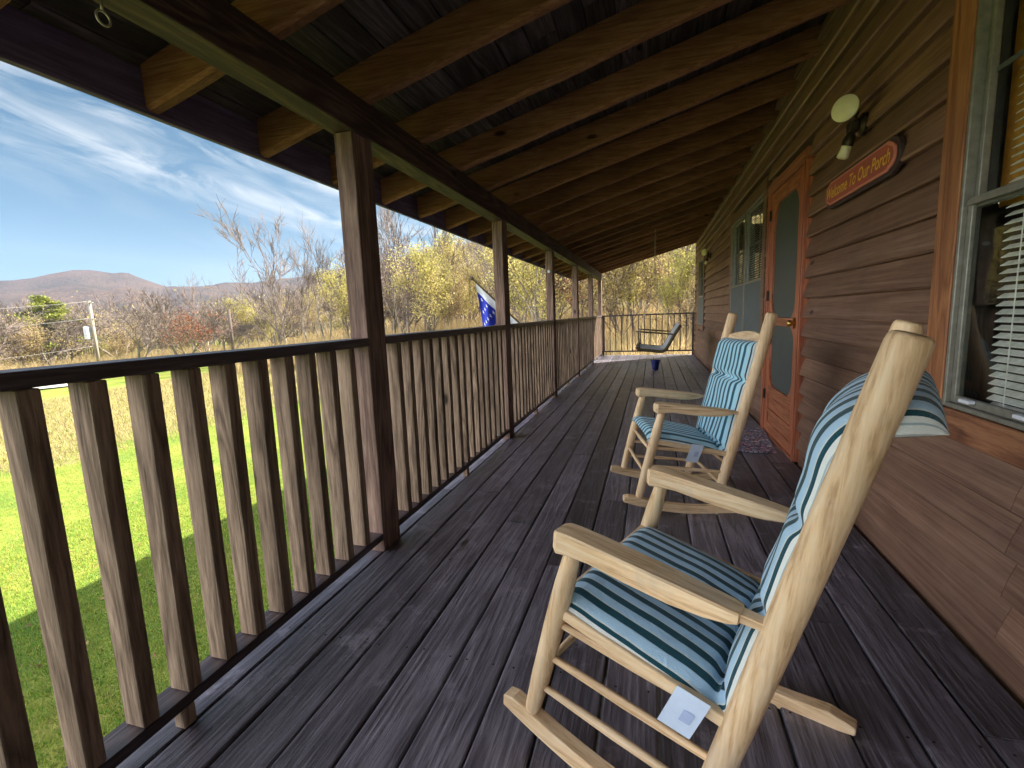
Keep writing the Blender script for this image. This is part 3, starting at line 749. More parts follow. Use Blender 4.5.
# near cushion: flops backwards over the top slat
pth=[(.055,.418),(.10,.418),(.2,.403),(.34,.380),(.42,.362),(.462,.368),(.490,.408),(.508,.50),(.530,.62),(.550,.74),(.568,.85),(.582,.925),(.606,.968),(.648,.985),(.695,.985)]
cushion(pth,[(.385,.60,.018),(.435,.50,.015),(.66,.62,.016),(.86,.55,.016)],M['cush_a'],P1,'teal and pale blue striped cushion on the nearest chair, flopped back over its top slat',3.1,bulge=.30,tagat=(.405,-.022,.398))
pth=[(.025,.418),(.08,.418),(.2,.403),(.34,.380),(.42,.362),(.462,.368),(.490,.408),(.508,.50),(.530,.62),(.553,.76),(.572,.88),(.583,.96),(.588,.99)]
cushion(pth,[(.41,.60,.018),(.46,.50,.015),(.86,.75,.014)],M['cush_b'],P2,'brighter blue striped cushion tied upright on the chair by the screen door',8.4,tagat=(.30,-.022,.412))

# ------------------------------------------------------------------ hanging porch swing, far end
sw=thing('porch_swing','small slung bench swing with arms, hanging on chains at the far end of the porch','porch swing',(.02,9.4,.35))
Ys0,Ys1=8.75,9.95
prof=[(-.28,.54),(-.22,.505),(-.08,.49),(.08,.470),(.17,.475),(.23,.53),(.30,.66),(.38,.80),(.45,.91)]
cp=catmull(prof,4); secs=[]
for y in np.linspace(Ys0+.04,Ys1-.04,9):
    secs.append([(a,y,b+.012*math.sin((y-Ys0)*9)) for a,b in cp]+[(a+.01,y,b-.022) for a,b in cp[::-1]])
mb=MB(); mb.loft(secs); o=mb.build('seat_pad',M['swingseat'],sw); smooth_angle(o,60)
for y in (Ys0,Ys1):
    mb=MB(); mb.tube([(a+.012,y,b-.03) for a,b in cp],[.027]*len(cp),10); mb.build('side_frame',M['swingframe'],sw,smooth=True)
    mb=MB(); mb.tube([(-.28,y,.80),(-.1,y,.78),(.10,y,.76),(.34,y,.735)],[.012,.015,.014,.010],8,oval=.6); mb.build('arm',M['swingframe'],sw,smooth=True)
    mb=MB(); mb.tube([(-.22,y,.50),(-.24,y,.80)],.012,8); mb.build('arm_post',M['swingframe'],sw)
    for (xa,za) in ((-.22,.80),(.32,.70)):
        mb=MB(); top=(.04,y,zr(.04)+.02); p0=Vector((xa,y,za)); p1=Vector((.04,y,1.75)); n=22
        for k in range(n):
            a=p0.lerp(p1,k/n); b=p0.lerp(p1,(k+.8)/n); d=(b-a); s=Vector((0,1,0)) if k%2 else Vector((d.z,0,-d.x)).normalized()
            s=s*.010; mb.tube([a+s*.3,a+s,b+s,b+s*.3],.003,4,False); mb.tube([a-s*.3,a-s,b-s,b-s*.3],.003,4,False)
        mb.build('chain',M['chain'],sw)
    mb=MB(); p0=Vector((.04,y,1.75)); p1=Vector(top); n=18
    for k in range(n):
        a=p0.lerp(p1,k/n); b=p0.lerp(p1,(k+.8)/n); s=(Vector((0,1,0)) if k%2 else Vector((1,0,0)))*.011
        mb.tube([a+s*.3,a+s,b+s,b+s*.3],.0036,4,False); mb.tube([a-s*.3,a-s,b-s,b-s*.3],.0036,4,False)
    mb.build('chain',M['chain'],sw)
for (a,b) in ((-.27,.51),(.2,.455),(.46,.88)):
    mb=MB(); mb.tube([(a,Ys0,b),(a,Ys1,b)],.02,10); mb.build('cross_bar',M['swingframe'],sw,smooth=True)

# blue pot
pt=thing('blue_pot','small dark blue pot standing on the floor under the hanging swing','pot',(.06,9.75,0))
mb=MB(); mb.tube([(.06,9.75,.002),(.06,9.75,.01),(.06,9.75,.14),(.06,9.75,.16),(.06,9.75,.163),(.06,9.75,.195)],[.045,.055,.078,.08,.092,.092],24,caps=False); mb.tube([(.06,9.75,.003),(.06,9.75,.17)],[.044,.070],24); o=mb.build('pot_body',M['potblue'],pt); smooth_angle(o)
mb=MB(); mb.tube([(.06,9.75,.171),(.06,9.75,.178)],.076,20); mb.build('soil',M['dark'],pt)

# ------------------------------------------------------------------ flag on the third post
tip=Vector((-2.262,6.02,1.640)); base=Vector((-1.392,6.40,.70))
fg=thing('flag','blue flag with white stars drooping from a slanted pole outside the railing','flag',tuple(base))
mb=MB(); mb.tube([base,tip],[.013,.010],10); mb.tube([tip,tip+(tip-base).normalized()*.02,tip+(tip-base).normalized()*.045,tip+(tip-base).normalized()*.06],[.012,.022,.018,.004],10); o=mb.build('flag_pole',M['swingframe'],fg); smooth_angle(o)
mb=MB(); mb.box(XO-.014,XO-.003,6.37,6.45,.62,.80); mb.tube([base+Vector((.0,0,-.02)),base+(tip-base)*.12],.019,10); mb.build('bracket',M['black'],fg)
nu_,nv_=36,44; vs=[]; ax=(base-tip)
for i in range(nu_+1):
    a=i/nu_; p=tip.lerp(base,.05+.80*a)
    for j in range(nv_+1):
        b=j/nv_; L=.62+ .35*a
        fold=.045*math.sin(a*22+b*2.0)*min(1,b*3)*(1-.3*b)
        # cloth hangs down and gathers towards the pole foot
        q=p+Vector((0,0,-1))*b*L+ax.normalized()*(.10*b*(1-a))*1.0+Vector((.05*a*b-.02,fold,0))
        vs.append(q)
mb=MB(); n1=nv_+1
cantonj=int(nv_*.16)
for i in range(nu_):
    for j in range(nv_):
        k=i*n1+j
        st=((j*13)//nv_)
        mb.f.append((k,k+n1,k+n1+1,k+1)); mb.m.append(0 if (j>=cantonj and i<26) else (1 if (j<cantonj or (st%2)) else 2))
mb.v=[tuple(v) for v in vs]
# printed stars sit in the blue field
def fpt(a,b):
    i=min(nu_-1,a*nu_); j=min(nv_-1,b*nv_); i0,j0=int(i),int(j); fi,fj=i-i0,j-j0
    A=Vector(vs[i0*n1+j0]);B_=Vector(vs[(i0+1)*n1+j0]);C_=Vector(vs[i0*n1+j0+1]);D=Vector(vs[(i0+1)*n1+j0+1])
    return A*(1-fi)*(1-fj)+B_*fi*(1-fj)+C_*(1-fi)*fj+D*fi*fj
for r in range(7):
    for c in range(6 if r%2==0 else 5):
        a0=.06+.105*(c+(.5 if r%2 else 0)); b0=.24+.115*r
        if a0>.66 or b0>.95: continue
        for sd in (-1,1):
            pts=[]
            for k in range(10):
                rr=.030 if k%2==0 else .012; t_=math.pi*2*k/10; pts.append(fpt(min(.99,max(0,a0+rr*.8*math.sin(t_))),min(.99,max(0,b0-rr*1.25*math.cos(t_))))+Vector((0,sd*.003,0)))
            ctr=fpt(a0,b0)+Vector((0,sd*.003,0)); mb.cur=1; mb.add([ctr]+pts,[(0,1+k,1+(k+1)%10) for k in range(10)])
o=mb.build('flag_cloth',[M['flagblue'],M['flagwhite'],M['flagred']],fg,fix=False,smooth=True)

# ================================================================== OUTSIDE
def sst(a,b,x):
    t=np.clip((x-a)/(b-a),0,1); return t*t*(3-2*t)
def gz(x,y):
    x=np.asarray(x,float); y=np.asarray(y,float); r=np.hypot(x,y); az=np.degrees(np.arctan2(x,y))
    d=np.clip(-x-1.5,0,None)
    z=-1.5-.028*np.minimum(d,90)+.05*np.sin(x*.35+y*.2)*np.clip(d/8,0,1)
    # wooded hillside towards the far end of the porch
    A=np.interp(az,[-180,-75,-50,-42,-33,-24,-10,10,60,180],[0,0,1.0,5,13,24,30,30,25,0])
    z=z+A*sst(55,210,r)+np.interp(az,[-60,-45,-20,20,60],[0,.2,1.5,2.0,1.5])*sst(16,45,r)
    return z
# ground sheet: polar grid
radii=np.concatenate([[0],np.geomspace(1.2,3200,110)]); NA=180; vs=[];fs=[]
th=np.linspace(0,2*np.pi,NA,endpoint=False)
for r in radii:
    X=r*np.sin(th); Yy=r*np.cos(th)+4; Z=gz(X,Yy)
    if r>600: pass
    vs+=list(zip(X,Yy,Z))
for i in range(len(radii)-1):
    for k in range(NA):
        k2=(k+1)%NA; a=i*NA+k; b=i*NA+k2; fs.append((a,b,b+NA,a+NA) if i else (a,b+NA,a+NA))
def ground_mat():
    m,nt,bs=newmat('lawn_and_field'); tc=nt.nodes.new('ShaderNodeTexCoord'); v=tc.outputs['Object']
    sx=nt.nodes.new('ShaderNodeSeparateXYZ'); nt.links.new(v,sx.inputs[0]); X=sx.outputs[0]
    n1_=noise(nt,v,.6,5,.6); n2=noise(nt,v,7,6,.7); n3=noise(nt,v,60,3,.6)
    f=math_(nt,'ADD',math_(nt,'MULTIPLY',n1_,.6),math_(nt,'MULTIPLY',n2,.4))
    lawn=ramp(nt,f,[(.30,(.10,.24,.04)),(.5,(.30,.37,.055)),(.66,(.47,.42,.10))])
    weed=ramp(nt,n2,[(.3,(.22,.26,.05)),(.5,(.38,.33,.12)),(.7,(.46,.37,.20))])
    litter=ramp(nt,n2,[(.3,(.10,.075,.03)),(.5,(.20,.15,.06)),(.7,(.26,.22,.08))])
    d=math_(nt,'ADD',math_(nt,'MULTIPLY',X,-1),math_(nt,'MULTIPLY',math_(nt,'SUBTRACT',n1_,.5),5))
    w1=ramp(nt,math_(nt,'DIVIDE',d,40),[(.325,(0,0,0)),(.345,(1,1,1))]); c=mixc(nt,w1,lawn,weed)
    w2=ramp(nt,math_(nt,'DIVIDE',d,100),[(.30,(0,0,0)),(.34,(1,1,1))]); c=mixc(nt,w2,c,lawn)
    # leaf litter in the woods (beyond the lawn to the far end)
    ys=math_(nt,'ADD',math_(nt,'MULTIPLY',X,.75),sx.outputs[1]); w3=ramp(nt,math_(nt,'DIVIDE',ys,100),[(.17,(0,0,0)),(.22,(1,1,1))]); c=mixc(nt,w3,c,litter)
    c2=mixc(nt,math_(nt,'MULTIPLY',n3,.5),c,(.02,.035,.006)); 
    nt.links.new(c2,bs.inputs['Base Color']); bs.inputs['Roughness'].default_value=.9; bs.inputs['Specular IOR Level'].default_value=.15
    bump(nt,bs,math_(nt,'ADD',n2,math_(nt,'MULTIPLY',n3,.4)),.8,.08); return m
M['ground']=ground_mat()
mb=MB(); mb.v=vs; mb.f=fs; mb.m=[0]*len(fs); g_=mb.build('ground',M['ground'],None,smooth=True,fix=False); tag(g_,kind='structure')

mb=MB(); X0=np.linspace(-1.55,1.3,6); Y0_=np.linspace(YN-.3,YE+.3,30)
for i in range(5):
    for j in range(29):
        mb.add([(a,b,float(gz(a,b))+.03) for a,b in ((X0[i],Y0_[j]),(X0[i+1],Y0_[j]),(X0[i+1],Y0_[j+1]),(X0[i],Y0_[j+1]))],[(0,1,2,3)])
tag(mb.build('underdeck_dark_sheet',M['dark'],None,fix=False),kind='structure')  # dark soil sheet, added so gaps between deck boards stay shadowed
# gravel drive at the left, beyond the field
M['gravel']=plain('pale_gravel',(.50,.49,.47),.9,nscale=3,amount=.2)
mb=MB(); secs=[]
def pol(az,r): return (r*math.sin(R(az)),r*math.cos(R(az)))
L0=[(-58.2,45),(-60,44.5),(-64,44),(-70,43),(-82,42)]; L1=[(-58.4,52),(-60.6,60),(-62.5,78),(-70,84),(-82,88)]
va=[]
for (a,r),(b,q) in zip(L0,L1):
    row=[]
    for t_ in np.linspace(0,1,8):
        p=pol(a+(b-a)*t_,r+(q-r)*t_); row.append((p[0],p[1],float(gz(*p))+.10))
    va.append(row)
for i in range(4):
    for j in range(7): mb.add([va[i][j],va[i+1][j],va[i+1][j+1],va[i][j+1]],[(0,1,2,3)])
tag(mb.build('gravel_drive',M['gravel'],None,fix=False),kind='structure')

# ---- grass blades on the near lawn, dry weeds further out
def foliage_mat(name,cols,trans=.35,rough=.7):
    m,nt,bs=newmat(name); geo=nt.nodes.new('ShaderNodeNewGeometry'); oi=nt.nodes.new('ShaderNodeObjectInfo')
    f=math_(nt,'FRACT',math_(nt,'ADD',geo.outputs['Random Per Island'],math_(nt,'MULTIPLY',oi.outputs['Random'],.37)))
    c=ramp(nt,f,[(i/(len(cols)-1),c) for i,c in enumerate(cols)])
    nt.links.new(c,bs.inputs['Base Color']); bs.inputs['Roughness'].default_value=rough; bs.inputs['Specular IOR Level'].default_value=.15
    tl=nt.nodes.new('ShaderNodeBsdfTranslucent'); nt.links.new(c,tl.inputs[0]); mx=nt.nodes.new('ShaderNodeMixShader'); mx.inputs[0].default_value=trans
    out=nt.nodes['Material Output']; nt.links.new(bs.outputs[0],mx.inputs[1]); nt.links.new(tl.outputs[0],mx.inputs[2]); nt.links.new(mx.outputs[0],out.inputs[0]); return m
M['grass']=foliage_mat('grass_blade',[(.11,.30,.04),(.26,.38,.05),(.46,.44,.08),(.16,.34,.05),(.38,.33,.14)],.35)
M['leaflitter']=foliage_mat('fallen_leaf',[(.30,.18,.08),(.42,.28,.13),(.22,.12,.06)],.2)
M['weeds']=foliage_mat('dry_weed',[(.24,.26,.06),(.40,.32,.12),(.50,.40,.20),(.36,.27,.17),(.30,.34,.06)],.25)
def tris(name,P,h,w,lean,mat,label,cat):
    n=len(P); ang=rng.uniform(0,2*np.pi,n); dx=np.cos(ang)*w/2; dy=np.sin(ang)*w/2
    a=P+np.stack([dx,dy,0*dx],1); b=P-np.stack([dx,dy,0*dx],1); la=rng.uniform(0,2*np.pi,n); ll=rng.uniform(0,lean,n)*h
    c=P+np.stack([np.cos(la)*ll,np.sin(la)*ll,h],1)
    V=np.stack([a,b,c],1).reshape(-1,3); me=bpy.data.meshes.new(name); me.vertices.add(3*n); me.vertices.foreach_set('co',V.ravel())
    me.loops.add(3*n); me.loops.foreach_set('vertex_index',np.arange(3*n)); me.polygons.add(n); me.polygons.foreach_set('loop_start',np.arange(n)*3); me.update(calc_edges=True); me.validate()
    me.materials.append(mat); o=bpy.data.objects.new(name,me); C.objects.link(o); tag(o,label,cat,kind='stuff'); return o
def scatter(n,x0,x1,y0,y1,dens=None):
    X=rng.uniform(x0,x1,n); Yy=rng.uniform(y0,y1,n)
    if dens is not None:
        k=dens(X,Yy); X,Yy=X[k],Yy[k]
    return np.stack([X,Yy,gz(X,Yy)-.005],1)
Pn=scatter(170000,-8.5,-1.7,-.5,9,lambda x,y:rng.uniform(0,1,len(x))<np.clip(1.5-np.hypot(x+1,y-2)/8,.25,1)); Pf=scatter(90000,-15,-5,0,18)
P=np.vstack([Pn,Pf]); tris('grass',P,rng.uniform(.02,.055,len(P)),rng.uniform(.006,.012,len(P)),.9,M['grass'],'short green lawn grass below the porch','grass')
P=scatter(90000,-31,-12.5,-2,34,lambda x,y:(x+rng.normal(0,.8,len(x))<-13)&(y+.75*x<17)); tris('dry_weeds',P,rng.uniform(.04,.20,len(P)),rng.uniform(.012,.03,len(P)),.8,M['weeds'],'band of dry tan weeds across the field beyond the lawn','weeds')

Pl=scatter(2600,-16,-1.8,-.5,16); Pl[:,2]+=.03
tris('fallen_leaves',Pl,rng.uniform(.004,.025,len(Pl)),rng.uniform(.03,.07,len(Pl)),3.0,M['leaflitter'],'scattered fallen tan leaves on the lawn','leaves')
# ------------------------------------------------------------------ trees
M['bark']=plain('grey_bark',(.22,.18,.145),.9,nscale=12); M['barkp']=plain('pale_bark',(.40,.34,.27),.9,nscale=12); M['twig']=plain('twig_bark',(.19,.145,.125),.9,nscale=20)
M['leaf_o']=foliage_mat('olive_autumn_leaf',[(.50,.44,.15),(.62,.53,.19),(.42,.40,.12),(.68,.56,.26),(.54,.42,.20)],.5)
M['leaf_y']=foliage_mat('yellow_green_leaf',[(.50,.47,.13),(.62,.54,.18),(.42,.42,.12),(.60,.51,.23)],.5)
M['leaf_t']=foliage_mat('tan_dry_leaf',[(.46,.33,.17),(.60,.45,.24),(.36,.25,.14),(.66,.54,.28),(.42,.37,.16)],.4)
M['leaf_r']=foliage_mat('russet_leaf',[(.22,.08,.05),(.30,.13,.07),(.17,.07,.05)],.4)
M['pine']=foliage_mat('evergreen_needle',[(.20,.24,.05),(.36,.40,.08),(.48,.50,.10),(.26,.30,.06)],.2)
def tree_mesh(seed,H,spread,levels=5,trunk=.42,leaf=None,nleaf=0,lsize=.12,upr=.5,r0=None,multi=1,cl=3,fine=4,rmin=.017):
    rg=random.Random(seed); tr=MB(); tw=MB(); tips=[]
    r0=r0 or H*.011
    def grow(p,d,L,r,lev):
        n=3 if lev<2 else 2; pts=[p]; q=p; dd=d
        for k in range(n):
            dd=(dd+Vector((rg.gauss(0,.13),rg.gauss(0,.13),rg.gauss(0,.08)+.05*upr))).normalized(); q=q+dd*L/n; pts.append(q)
        r1=r*(.62 if lev<levels-1 else .5); rad=[r+(r1-r)*k/n for k in range(n+1)]
        (tr if lev<2 else tw).tube(pts,rad,6 if lev<2 else 3,False)
        if lev>=levels-2: tips.append(pts[-1]); tips.append(pts[len(pts)//2])
        if lev>=levels-1: return
        nb=rg.randint(cl,cl+1) if lev>0 else rg.randint(3,5)
        for k in range(nb):
            f=1 if k==0 else rg.uniform(.3,1.0); i=min(n-1,int(f*n)); bp=pts[i].lerp(pts[i+1],f*n-i) if f<1 else pts[-1]
            a=rg.uniform(0,2*math.pi); sp=spread*(rg.uniform(.25,.5) if k==0 else rg.uniform(.6,1.1))
            e1=dd.orthogonal().normalized(); e2=dd.cross(e1); nd=(dd+(e1*math.cos(a)+e2*math.sin(a))*sp+Vector((0,0,.25*upr))).normalized()
            grow(bp,nd,L*rg.uniform(.58,.82)*(1.0 if k==0 else .9),max(rmin,r1*rg.uniform(.55,.85)),lev+1)
    for m_ in range(multi):
        d=Vector((rg.gauss(0,.04),rg.gauss(0,.04),1)).normalized() if multi==1 else Vector((rg.uniform(-.45,.45),rg.uniform(-.45,.45),1)).normalized()
        grow(Vector((0,0,-.3)),d,H*trunk,r0,0)
    zmax=max(t.z for t in tips); s=H/zmax
    tr.v=[(a*s,b*s,c*s) for a,b,c in tr.v]; tw.v=[(a*s,b*s,c*s) for a,b,c in tw.v]; tips=[t*s for t in tips]
    lf=None
    if nleaf:
        n=nleaf; T=np.array([tips[i][:] for i in np.random.default_rng(seed).integers(0,len(tips),n)])
        g2=np.random.default_rng(seed+1); Cn=T+g2.normal(0,lsize*2.6,(n,3)); a=g2.normal(0,1,(n,3)); a/=np.linalg.norm(a,axis=1)[:,None]; b=np.cross(a,g2.normal(0,1,(n,3))); b/=np.linalg.norm(b,axis=1)[:,None]
        sz=lsize*g2.uniform(.5,1.2,n)[:,None]; V=np.stack([Cn-a*sz,Cn+b*sz*.6,Cn+a*sz,Cn-b*sz*.6],1).reshape(-1,3)
        lf=(V,n)
    return tr,tw,lf
def quad_append(mb,V,n):
    o=len(mb.v); mb.v.extend(map(tuple,V)); mb.f.extend([(o+4*i,o+4*i+1,o+4*i+2,o+4*i+3) for i in range(n)]); mb.m.extend([1]*n)
class Proto: pass
def tree_proto(name,seed,H,spread,bark='bark',leaf=None,**k):
    tr,tw,lf=tree_mesh(seed,H,spread,leaf=leaf,**k)
    p=Proto(); p.name=name; p.H=H
    if lf is not None: quad_append(tw,lf[0],lf[1])
    o1=tr.build('trunk',M[bark],None,smooth=True,fix=False); o2=tw.build('crown',[M['twig'],M[leaf]] if leaf else [M['twig']],None,fix=False)
    p.trunk,p.crown=o1.data,o2.data; bpy.data.objects.remove(o1); bpy.data.objects.remove(o2); return p
def plant(p,x,y,h,label,cat='tree',group=None,sx=1,rot=None,sink=0):
    t=bpy.data.objects.new(p.name,None); C.objects.link(t); t.location=(x,y,float(gz(x,y))-sink); s=h/p.H; t.scale=(s*sx,s*sx,s); t.rotation_euler=(0,0,random.uniform(0,6.28) if rot is None else rot)
    tag(t,label,cat,group)
    for nm,me in (('trunk',p.trunk),('crown',p.crown)):
        q=bpy.data.objects.new(nm,me); C.objects.link(q); q.parent=t
    return t
bareA=tree_proto('bare_tree',11,12,.62,levels=6,cl=3,upr=.45)
bareB=tree_proto('bare_tree',31,14,.70,levels=6,cl=3,upr=.5,trunk=.40,bark='bark',rmin=.022)
bareC=tree_proto('bare_tree',37,10,.85,levels=6,cl=3,upr=.35,trunk=.3,multi=2)
slim =tree_proto('bare_tree',41,14,.50,levels=6,cl=3,upr=.55,trunk=.42,bark='barkp',rmin=.02)
tanA =tree_proto('autumn_tree',51,9,.8,levels=5,cl=3,upr=.5,leaf='leaf_t',nleaf=4200,lsize=.085,multi=2)
olvA =tree_proto('autumn_tree',61,11,.6,levels=5,cl=3,upr=.8,leaf='leaf_o',nleaf=5200,lsize=.09)
olvB =tree_proto('autumn_tree',67,9,.7,levels=5,cl=3,upr=.5,leaf='leaf_o',nleaf=4000,lsize=.095,multi=2)
yelA =tree_proto('autumn_tree',71,9,.55,levels=5,cl=3,upr=.8,leaf='leaf_y',nleaf=4200,lsize=.08,bark='bark')
rusA =tree_proto('autumn_tree',81,7,.7,levels=5,cl=3,upr=.6,leaf='leaf_r',nleaf=1500,lsize=.11,multi=2)
# evergreen with flat layered boughs
def pine_proto(seed,H):
    rg=random.Random(seed); tr=MB(); cr=MB(); tr.tube([(0,0,-.3),(.1,0,H*.5),(0,.1,H*.97)],[H*.02,H*.014,.03],8,False)
    g2=np.random.default_rng(seed); Vs=[]
    for k in range(46):
        z=H*(.28+.70*(k/46)**.9); L=H*.46*(1-((z/H-.28)/.75)**1.6)*rg.uniform(.7,1.1)+.3; a=rg.uniform(0,6.28); d=Vector((math.cos(a),math.sin(a),.10)); p0=Vector((0,0,z)); p1=p0+d*L
        tr.tube([p0,p0.lerp(p1,.5)+Vector((0,0,-.05)),p1],[.05,.03,.01],4,False)
        n=260; f=g2.uniform(.12,1,n)**.7; C0=np.array(p0)+np.outer(f,np.array(p1-p0))+g2.normal(0,1,(n,3))*np.array([.36,.36,.20])*(.5+L*.12)
        aa=g2.normal(0,1,(n,3))*np.array([1,1,.35]); aa/=np.linalg.norm(aa,axis=1)[:,None]; bb=np.cross(aa,[0,0,1.0]); bb/=np.linalg.norm(bb,axis=1)[:,None]+1e-6; s=g2.uniform(.07,.15,n)[:,None]
        Vs.append(np.stack([C0-aa*s,C0+bb*s*.5,C0+aa*s,C0-bb*s*.5],1).reshape(-1,3))
    V=np.vstack(Vs); quad_append(cr,V,len(V)//4); cr.m=[0]*len(cr.m)
    o1=tr.build('trunk',M['bark'],None,smooth=True,fix=False); o2=cr.build('crown',M['pine'],None,fix=False); p=Proto(); p.name='evergreen_tree'; p.H=H; p.trunk,p.crown=o1.data,o2.data; bpy.data.objects.remove(o1); bpy.data.objects.remove(o2); return p
pine=pine_proto(5,8)
def A(az,r): return (r*math.sin(R(az)),r*math.cos(R(az)))
# distinct trees
x,y=A(-60.2,74); plant(pine,x,y,8.6,'broad flat topped evergreen left of the pale utility pole','evergreen tree',sx=1.25)
x,y=A(-41.8,56); plant(bareB,x,y,15.6,'tall bare tree with oval crown alone against the sky, left of the nearest post',rot=1.0)
x,y=A(-37.2,60); plant(slim,x,y,15.2,'tall thin bare tree touching the left side of the first porch post')
x,y=A(-48.7,70); plant(slim,x,y,11.2,'pale thin bare tree rising between the dark pole and the lone tall tree')
x,y=A(-54.5,60); plant(bareC,x,y,8.2,'spreading bare tree right beside the pale utility pole',sx=1.2)
x,y=A(-51.0,58); plant(bareC,x,y,8.0,'bare many stemmed tree midway between the two utility poles',sx=1.25,rot=2.0)
x,y=A(-48.8,50); plant(rusA,x,y,5.2,'low russet bush tree left of the dark short pole','tree',sx=1.2)
x,y=A(-28.5,47); plant(bareA,x,y,13.6,'tall bare tree seen just right of the first porch post',sx=.9)
x,y=A(-26.3,44); plant(slim,x,y,13.8,'slender bare tree second to the right of the first porch post')
x,y=A(-23.8,52); plant(yelA,x,y,11.5,'yellow green leafy tree left of the starry flag','tree')
x,y=A(2.6,24); plant(yelA,x,y,5.6,'bright yellow green small tree behind the hanging swing','tree')
x,y=A(9.5,26); plant(yelA,x,y,5.8,'bright yellow green tree at the far wall corner','tree')
x,y=A(-11.3,30); plant(rusA,x,y,6.5,'reddish leaved tree seen between the fourth and fifth porch posts')
# treeline and woods
rows=[]
def put(proto,az,r,h,label,grp,sx=1): 
    x,y=A(az,r)
    plant(proto,x,y,h,label,group=grp,sx=sx)
lab1='brown brushy bare tree in the tree line beyond the field'; lab2='tan leaved scrubby tree in the tree line beyond the field'; lab3='olive leaved tree in the sunlit woods beyond the railing'; lab4='thin bare tree in the sunlit woods beyond the railing'; lab5='yellow green tree in the sunlit woods beyond the railing'
rr=random.Random(99)
for i in range(46):
    az=-72+ (i+rr.uniform(-.4,.4))*27/46; k=rr.random(); r=rr.uniform(64,96)
    if k<.30: put(bareC,az,r,rr.uniform(6.5,9.5),lab1,'bare trees of the field tree line',1.3)
    elif k<.48: put(bareA,az,r,rr.uniform(7,11),lab1,'bare trees of the field tree line')
    elif k<.85: put(tanA,az,r,rr.uniform(4.0,7.0),lab2,'tan trees of the field tree line',1.3)
    else: put(olvB,az,r,rr.uniform(3,5),lab3,'olive trees of the woods',1.2)
for i in range(95):
    az=-46+(i+rr.uniform(-.5,.5))*32/95; k=rr.random(); r=rr.uniform(44,105) if az<-30 else rr.uniform(36,85); hf=1.05 if az<-38 else 1.25
    if k<.25: put(rr.choice((bareA,bareC)),az,r,rr.uniform(6.5,10)*hf,lab4,'bare trees of the woods')
    elif k<.42: put(slim,az,r,rr.uniform(9,12)*hf,lab4,'bare trees of the woods')
    elif k<.72: put(rr.choice((olvA,olvB)),az,r,rr.uniform(5,9)*hf,lab3,'olive trees of the woods')
    elif k<.88: put(tanA,az,r,rr.uniform(4.5,7.5)*hf,lab2,'tan trees of the field tree line',1.2)
    else: put(yelA,az,r,rr.uniform(5,8)*hf,lab5,'yellow green trees of the woods')
for i in range(110):
    az=-15+(i+rr.uniform(-.5,.5))*32/110; k=rr.random(); r=rr.uniform(24,75)
    if az>6: r=rr.uniform(28,75)
    if k<.22: put(bareA,az,r,rr.uniform(8,13),lab4,'bare trees of the woods')
    elif k<.45: put(slim,az,r,rr.uniform(9,15),lab4,'bare trees of the woods')
    elif k<.75: put(rr.choice((olvA,olvB)),az,r,rr.uniform(5,11),lab3,'olive trees of the woods')
    elif k<.86: put(tanA,az,r,rr.uniform(4,8),lab2,'tan trees of the field tree line')
    else: put(yelA,az,r,rr.uniform(4,8),lab5,'yellow green trees of the woods')
# far wood on the hillside: one mass
mb=MB(); g3=np.random.default_rng(77); V=[]; nt_=0
for i in range(1500):
    az=g3.uniform(-66,26); r=g3.uniform(95,260)
    if az<-50 and r>140: r=g3.uniform(95,140)
    x,y=A(az,r); z=float(gz(x,y)); h=g3.uniform(6,11)*(1 if az>-48 else .8)
    mb.tube([(x,y,z-.3),(x+g3.normal(0,.2),y,z+h*.9)],[.14,.04],3,False)
    for _ in range(4):
        a=g3.uniform(0,6.28); zz=z+h*g3.uniform(.35,.7); mb.tube([(x,y,zz),(x+math.cos(a)*h*.2,y+math.sin(a)*h*.2,zz+h*.27)],[.06,.02],3,False)
    n=60; Cn=np.array([x,y,z+h*.62])+g3.normal(0,1,(n,3))*np.array([h*.17,h*.17,h*.20]); a=g3.normal(0,1,(n,3)); a/=np.linalg.norm(a,axis=1)[:,None]; b=np.cross(a,g3.normal(0,1,(n,3))); b/=np.linalg.norm(b,axis=1)[:,None]; s=g3.uniform(.14,.34,n)[:,None]
    V.append(np.stack([Cn-a*s,Cn+b*s*.6,Cn+a*s,Cn-b*s*.6],1).reshape(-1,3)); nt_+=n
quad_append(mb,np.vstack(V),nt_)
M['farleaf']=foliage_mat('far_wood_leaf',[(.44,.32,.18),(.38,.33,.13),(.52,.42,.20),(.32,.22,.16),(.48,.42,.15)],.3)
o=mb.build('hillside_wood',[M['twig'],M['farleaf']],None,fix=False); tag(o,'far brown autumn wood covering the hillside behind the nearer trees','wood',kind='stuff')
# brush / undergrowth along the tree line
n=26000; az=rng.uniform(-74,16,n); r=np.where(az<-46,rng.uniform(60,96,n),np.where(az<-15,rng.uniform(36,90,n),rng.uniform(19,60,n))); X=r*np.sin(np.radians(az)); Yy=r*np.cos(np.radians(az))
k=(np.array([mnoise.noise((a*.12,b*.12,0)) for a,b in zip(X,Yy)])>-.25); X,Yy=X[k],Yy[k]; n=len(X)
P=np.repeat(np.stack([X,Yy,gz(X,Yy)],1),5,axis=0)+rng.normal(0,.35,(5*n,3))*np.array([1,1,0]); 
tris('brush',P,rng.uniform(.3,1.9,len(P)),rng.uniform(.03,.09,len(P)),.7,M['leaf_t'],'tan brush and undergrowth along the foot of the trees','brush')

